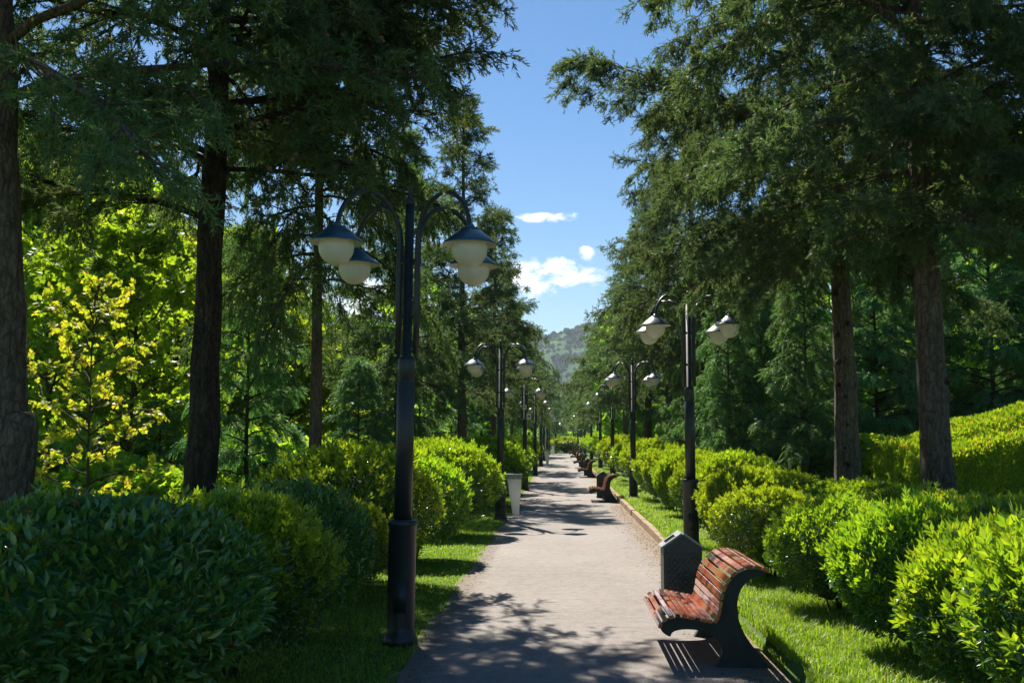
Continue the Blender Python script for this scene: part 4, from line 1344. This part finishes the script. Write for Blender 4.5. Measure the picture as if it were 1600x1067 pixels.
X3 = wx(820, 38.5)
sign(wx(826.5, 38.4), 38.33, wz(651, 827, 38.4), 0.155, 0.23, 'small white sign with black arrow mark and yellow bottom strip on a lamp pole', True)
sign(X3, 38.36, wz(636.5, 820, 38.4), 0.14, 0.16, 'small white notice higher up on the pole with the yellow-striped sign', False)
sign(wx(857.5, 66.4), 66.35, wz(660, 857, 66.4), 0.14, 0.2, 'tiny white notice on the distant lamp post by the second white bag bin', False)

# ------------------------------------------------------------------ litter bins with white bags hung on lamp posts
def bag_bin(px, Y, label, sc_=1.0):
    X = wx(px, Y)
    e = empty('bag_bin', (X, Y, g(X, Y)))
    tag(e, label, 'litter bin', 'white bag bins strapped to lamp posts')
    G = Geo()
    w_, d_ = 0.345, 0.30
    for s in (-1, 1):
        G.box((0, s * d_ / 2, 0.975), (w_, 0.012, 0.095))
        G.box((s * (w_ / 2 - 0.006), 0, 0.975), (0.012, d_ - 0.014, 0.095))
    obj('ring', G.mesh('ring', MAT['bin_ring']), e)
    G = Geo()
    G.box((0, 0, 1.031), (w_ + 0.02, d_ + 0.02, 0.012))
    obj('lid', G.mesh('lid', MAT['bin_ring']), e)
    G = Geo()
    n, V, zs = 40, [], np.linspace(0.955, 0.14, 22)
    rr_ = np.random.default_rng(77)
    for z in zs:
        u = (0.955 - z) / 0.815
        a = np.arange(n) * 2 * math.pi / n
        sq = (np.abs(np.cos(a)) ** 4 + np.abs(np.sin(a)) ** 4) ** -0.25
        rad = (0.158 * (1 - u) + 0.070 * u) * sq ** (1 - u) * (1 + 0.07 * u ** 0.5 * np.sin(a * 9 + 1.2 * math.sin(3 * u)) + 0.03 * np.sin(a * 4 + 5 * u))
        V.append(np.stack([rad * np.cos(a) + 0.035 * u, rad * 0.86 * np.sin(a), np.full(n, z)], 1))
    i = np.arange(n); j = (i + 1) % n
    Fq = np.concatenate([np.stack([k * n + i, (k + 1) * n + i, (k + 1) * n + j, k * n + j], 1) for k in range(len(zs) - 1)])
    G.add(np.concatenate(V), [Fq, np.array([np.arange(n)[::-1] + (len(zs) - 1) * n])])
    obj('bag', G.mesh('bag', MAT['bag'], True), e)
    G = Geo()
    lx = -(px - wx.lamp) * 0
    dx = wx.pole - X
    for z in (0.95, 1.00):
        G.lathe([(0.126, z - 0.010), (0.131, z - 0.010), (0.131, z + 0.010), (0.126, z + 0.010)], 20, c=(dx, 0.05, 0), cap=False)
        G.box(((dx + 0.125 - w_ / 2) / 2 - 0.004, 0.05, z), (abs(dx) - 0.125 - w_ / 2 + 0.02, 0.02, 0.016))
    obj('bracket', G.mesh('bracket', MAT['bin_ring']), e)
    return e


for px, Y, lp, lab in ((803.5, 24.35, 0, 'white bag bin strapped to the second lamp post on the grass without kerb'),
                       (849, 66.4, 0, 'white bag bin farther along the grass, near the distant notice'),
                       (863.5, 108.4, 0, 'farthest white bag bin by the end of the path')):
    i = {24.35: 1, 66.4: 4, 108.4: 7}[Y]
    wx.lamp = 0
    wx.pole = lamps[i].location.x
    if i > 1:
        px = None
    b_ = bag_bin(803.5 if i == 1 else 874 + (lamps[i].location.x + 0.36) * F / Y, Y, lab)

# ------------------------------------------------------------------ curved benches
def spline(P, n=8):
    P = np.array(P, float)
    Q = np.concatenate([[2 * P[0] - P[1]], P, [2 * P[-1] - P[-2]]])
    out = []
    for i in range(1, len(Q) - 2):
        for t_ in np.linspace(0, 1, n, endpoint=False):
            a, b, c, d = Q[i - 1], Q[i], Q[i + 1], Q[i + 2]
            out.append(0.5 * (2 * b + (c - a) * t_ + (2 * a - 5 * b + 4 * c - d) * t_ ** 2 + (3 * b - a - 3 * c + d) * t_ ** 3))
    out.append(Q[-2])
    return np.array(out)


def bench_meshes():
    K = 881.0
    cv = lambda pts: [((x - 560) / K, (988 - y) / K) for x, y in pts]
    topc = cv([(186, 718), (196, 685), (222, 660), (265, 643), (330, 640), (420, 655), (500, 668), (556, 674), (590, 655), (612, 590), (628, 505), (660, 415), (705, 350), (765, 308), (832, 294), (900, 303), (957, 322)])
    T_ = spline(topc, 6)
    under = spline(cv([(957, 322), (905, 338), (852, 355), (800, 388), (760, 440), (737, 505), (731, 590), (748, 680), (790, 770), (850, 855), (915, 938), (960, 988)]), 5)
    base = np.array(cv([(960, 988), (566, 988)]))
    inner = spline(cv([(566, 988), (602, 930), (620, 872), (604, 822), (570, 782), (530, 753), (490, 737), (430, 724), (350, 722), (292, 732), (264, 748), (250, 772), (216, 757), (194, 738), (186, 718)]), 5)
    poly = np.concatenate([T_, under[1:], inner[0:-1]])
    G = Geo()
    G.prism([tuple(p_) for p_ in poly[::-1]], -0.035, 0.035, 'y')
    side = G.mesh('side_panel', MAT['bench_side'])
    # slats follow the top outline
    seg = np.linalg.norm(np.diff(T_, axis=0), axis=1)
    s = np.concatenate([[0], np.cumsum(seg)])
    tot = s[-1]
    corner = int(np.argmin(np.abs(T_[:, 0] - (556 - 560) / K) + np.abs(T_[:, 1] - (988 - 674) / K)))
    sc_ = s[corner]

    def run(s0, s1, n, name):
        G = Geo()
        B = Geo()
        pitch = (s1 - s0) / n
        for i in range(n):
            sm = s0 + pitch * (i + 0.5)
            x = np.interp(sm, s, T_[:, 0]); z = np.interp(sm, s, T_[:, 1])
            x2 = np.interp(min(sm + .012, tot), s, T_[:, 0]); z2 = np.interp(min(sm + .012, tot), s, T_[:, 1])
            x1 = np.interp(max(sm - .012, 0), s, T_[:, 0]); z1 = np.interp(max(sm - .012, 0), s, T_[:, 1])
            tx, tz = x2 - x1, z2 - z1
            q_ = math.hypot(tx, tz); tx, tz = tx / q_, tz / q_
            nx_, nz_ = -tz, tx
            hw, th, c_ = (pitch - 0.010) / 2, 0.030, 0.005
            prof = [(-hw, 0.002), (hw, 0.002), (hw, th - c_), (hw - c_, th), (-hw + c_, th), (-hw, th - c_)]
            pts = [(x + a * tx + b * nx_, z + a * tz + b * nz_) for a, b in prof]
            jl = 0.008 * math.sin(i * 5.1)
            G.prism(pts, -0.735 + jl, 0.735 + jl, 'y')
            for yb in (-0.66, 0.66):
                for a in (-hw * 0.5,):
                    cx, cz = x + a * tx + (th - 0.001) * nx_, z + a * tz + (th - 0.001) * nz_
                    ex = [(cx + 0.007 * tx, cz + 0.007 * tz), (cx + 0.003 * nx_, cz + 0.003 * nz_), (cx - 0.007 * tx, cz - 0.007 * tz)]
                    B.prism(ex, yb - 0.006, yb + 0.006, 'y')
        return G.mesh(name, MAT['slat']), B.mesh('bolts', MAT['bolt'])
    seat = run(0.0, sc_ - 0.005, 9, 'seat')
    back = run(sc_ + 0.012, tot, 11, 'backrest')
    return side, seat, back


BM = bench_meshes()
GBN = 'curved slatted benches along the kerb'
YB = [9.38, 32.2, 50.5, 64.0, 79.0, 92.0, 105.0]
XB = [1.192, 1.26, 1.25, 1.22, 1.2, 1.2, 1.2]
LB = ['nearest curved bench of red varnished slats on dark side panels', 'second curved red bench from the camera, with a grey bin behind it', 'third curved red bench from the camera',
      'fourth curved red bench from the camera', 'fifth curved red bench from the camera, small in the distance', 'sixth curved red bench from the camera, just before the crest', 'farthest tiny red bench at the path crest']
for X, Y, lab in zip(XB, YB, LB):
    e = empty('park_bench', (X, Y, pz(Y) - 0.004))
    e.scale = (0.96, 1, 0.96)
    tag(e, lab, 'bench', GBN)
    for s in (-1, 1):
        o = obj('side_panel', BM[0], e)
        o.location = (0, s * 0.66, 0)
    o = obj('seat', BM[1][0], e)
    obj('bolts', BM[1][1], o)
    o = obj('backrest', BM[2][0], e)
    obj('bolts', BM[2][1], o)

# ------------------------------------------------------------------ cast litter bins beside the benches
def cast_bin():
    G = Geo()
    hw, d_ = 0.195, 0.17
    G.prism([(-hw, 0), (hw, 0), (hw, 0.665), (0, 0.80), (-hw, 0.665)], -d_, d_, 'y')
    G.box((0, 0, 0.02), (2 * hw + 0.02, 2 * d_ + 0.02, 0.036))
    body = G.mesh('body', MAT['bin'])
    # raised lattice and ring on the face
    G = Geo()
    yf = -d_ - 0.003
    for s in (-1, 1):
        for k in np.arange(-9, 10):
            c_ = k * 0.062
            pts = []
            for t_ in np.linspace(-0.5, 0.5, 41):
                x = t_ * 0.9; z = 0.33 + s * x * 1.1 + c_
                if abs(x) < 0.172 and 0.07 < z < 0.58:
                    pts.append((x, z))
            if len(pts) > 1:
                (xa, za), (xb, zb) = pts[0], pts[-1]
                G.tube([(xa, yf + 0.002, za), (xb, yf + 0.002, zb)], 0.0052, 4)
    for z in (0.60, 0.055):
        G.box((0, yf, z), (0.36, 0.008, 0.012))
    for s in (-1, 1):
        G.box((s * 0.18, yf, 0.3275), (0.010, 0.008, 0.53))
    lat = G.mesh('lattice', MAT['bin'])
    G = Geo()
    a = np.linspace(0, 2 * math.pi, 33)
    G.tube(np.stack([0.02 + 0.082 * np.cos(a), np.full(33, yf - 0.004), 0.33 + 0.082 * np.sin(a)], 1), 0.008, 6)
    G.tube(np.stack([0.02 + 0.045 * np.cos(a), np.full(33, yf - 0.003), 0.33 + 0.045 * np.sin(a)], 1), 0.006, 6)
    G.tube(np.stack([0.02 + 0.030 * np.cos(a[:18] * 2), np.full(18, yf - 0.003), 0.33 + 0.03 * np.sin(a[:18])], 1), 0.006, 6)
    em = G.mesh('emblem', MAT['bin'], True)
    # lid: two roof plates; the path-side plate has a slot, its inner shade painted as a near-black sheet
    sl = math.atan2(0.135, hw)
    G = Geo()
    L_ = math.hypot(hw, 0.135)
    def plate(s, u0, u1, v0, v1, t0, t1, mi=0):
        V = []
        for u in (u0, u1):
            for v in (v0, v1):
                for t_ in (t0, t1):
                    x = s * (hw - u * math.cos(sl)) + s * t_ * math.sin(sl)
                    z = 0.665 + u * math.sin(sl) + t_ * math.cos(sl)
                    V.append((x, v, z))
        G.add(V, np.array([(0, 1, 3, 2), (4, 6, 7, 5), (0, 4, 5, 1), (2, 3, 7, 6), (0, 2, 6, 4), (1, 5, 7, 3)]), mi)
    e_ = 0.022
    plate(1, -0.015, L_ - 0.001, -d_ - 0.012, d_ + 0.012, 0.002, 0.020)
    plate(-1, -0.015, 0.05, -d_ - 0.012, d_ + 0.012, 0.002, e_)
    plate(-1, 0.17, L_ - 0.001, -d_ - 0.012, d_ + 0.012, 0.002, e_)
    plate(-1, 0.052, 0.168, -d_ - 0.012, -d_ + 0.05, 0.002, e_)
    plate(-1, 0.052, 0.168, d_ - 0.05, d_ + 0.012, 0.002, e_)
    plate(-1, 0.052, 0.168, -d_ + 0.052, d_ - 0.052, 0.002, 0.006, 1)
    lid = G.mesh('lid', [MAT['bin_lid'], MAT['slot_dark']])
    return body, lat, em, lid


CB = cast_bin()
for X, Y, lab in ((1.25, 11.45, 'dark grey lattice-faced bin with peaked lid, right behind the nearest bench'),
                  (1.34, 33.9, 'dark grey peaked bin behind the second bench from the camera'),
                  (1.36, 52.4, 'dark grey peaked bin behind the third bench from the camera'),
                  (1.36, 65.9, 'tiny dark peaked bin behind the fourth bench from the camera')):
    e = empty('litter_bin', (X, Y, pz(Y) - 0.003))
    tag(e, lab, 'litter bin', 'peaked cast bins behind the benches')
    b_ = obj('body', CB[0], e)
    obj('lattice', CB[1], b_)
    obj('emblem', CB[2], b_)
    obj('lid', CB[3], e)

# ------------------------------------------------------------------ grass on the verges
def blades(rng, n, xr, yr, hmin, hmax, wd, fx=None):
    X = rng.uniform(xr[0], xr[1], n) if fx is None else fx(n)
    Y = yr[0] + (yr[1] - yr[0]) * rng.random(n) ** 1.35
    z = gz(X, Y)
    a = rng.uniform(0, 6.283, n)
    tuft = np.sin(X * 9 + 3 * np.sin(Y * 5)) * np.sin(Y * 8.3 + 2 * np.sin(X * 6)) * 0.5 + 0.5
    bare = np.sin(X * 2.3 + 1) * np.sin(Y * 1.31 + 0.4) + 0.35 * np.sin(X * 7) * np.sin(Y * 5)
    keep = bare < 0.92
    h = (hmin + (hmax - hmin) * rng.random(n) ** 1.5 * (0.4 + 0.9 * tuft))
    X, Y, z, a, h = X[keep], Y[keep], z[keep], a[keep], h[keep]
    n = len(X)
    k = 0.25 + 0.5 * rng.random(n)
    dx_, dy_ = np.cos(a), np.sin(a)
    wv_ = wd * rng.uniform(0.6, 1.3, n)
    b = np.stack([X, Y, z - 0.005], 1)
    side = np.stack([-dy_, dx_, 0 * a], 1) * (wv_ / 2)[:, None]
    mid = b + np.stack([dx_ * h * k * 0.3, dy_ * h * k * 0.3, h * 0.6], 1)
    tip = b + np.stack([dx_ * h * k, dy_ * h * k, h * (1 - 0.25 * k)], 1)
    V = np.stack([b - side, b + side, mid + side * 0.7, mid - side * 0.7, tip], 1).reshape(-1, 3)
    o = (np.arange(n) * 5)[:, None]
    return V, o + np.array([[0, 1, 2, 3]]), o + np.array([[3, 2, 4]])


rng = np.random.default_rng(99)
for args_l, lab in ((
        [(52000, (-2.6, -1.19), (4.5, 18), 0.02, 0.065, 0.007), (34000, (-2.4, -1.2), (17, 60), 0.03, 0.08, 0.014)], 'short mown grass between the path and the bushes without kerb'),
        ([(75000, (1.70, 3.0), (5.0, 20), 0.03, 0.13, 0.008), (42000, (1.81, 2.7), (18, 70), 0.05, 0.16, 0.016), (1200, (1.60, 1.80), (5.5, 11.1), 0.02, 0.06, 0.007)], 'longer lush grass between kerb and clipped bushes')):
    Vs, Q, T3, off = [], [], [], 0
    for a in args_l:
        V, q_, t3 = blades(rng, *a)
        if 'lush' in lab:
            m_ = None
        Vs.append(V); Q.append(q_ + off); T3.append(t3 + off); off += len(V)
    tag(obj('grass', mesh_np('grass', np.concatenate(Vs), [np.concatenate(Q), np.concatenate(T3)], MAT['grass'])), lab, 'grass', kind='stuff')

# dead leaves and cypress crumbs strewn on the path edge and under the bushes
n = 7000
X = np.concatenate([rng.uniform(-2.3, -1.0, n // 2), 1.66 - np.abs(rng.normal(size=n // 2)) * 0.22])
Y = rng.uniform(6, 30, n)
pos = np.stack([X, Y, np.where((X > -1.24) & (X < 1.69), 0.0, 0.02) + 0.5 * sstep((Y - 22) / 88) + 0.016], 1)
V = scatter(LEAF2[0], pos, np.stack([rng.normal(size=n), rng.normal(size=n), 0.1 * rng.normal(size=n)], 1), np.array([0, 0, 1.0]) + 0.25 * rng.normal(size=(n, 3)), rng.uniform(0.015, 0.04, n))
tag(obj('leaf_litter', mesh_np('leaf_litter', V, [tfaces(LEAF2[1], n, 4)], leaf_mat('dead_leaf', [(0, (0.06, 0.035, 0.018)), (0.7, (0.16, 0.10, 0.05)), (1, (0.25, 0.18, 0.08))], (1, 1, 1), 0.15, 0.8, 0.2))), 'dead leaves strewn along the path edges', kind='stuff')

if False:
    for m_ in bpy.data.meshes:
        print(m_.name, len(m_.polygons), m_.users)

# ------------------------------------------------------------------ air
hm, t, out = new_mat('haze')
pv = N(t, 'ShaderNodeVolumePrincipled', inp={'Color': (0.72, 0.84, 1.0, 1), 'Density': 0.00012, 'Anisotropy': 0.2})
L(t, pv.outputs[0], out.inputs['Volume'])
G = Geo()
G.box((0, 0, 0), (2, 2, 2))
ho = obj('haze', G.mesh('haze', hm))
ho.scale = (3300, 1500, 175)
ho.location = (0, 1300, 160)
tag(ho, 'thin bluish air between the park and the far hill', kind='stuff')
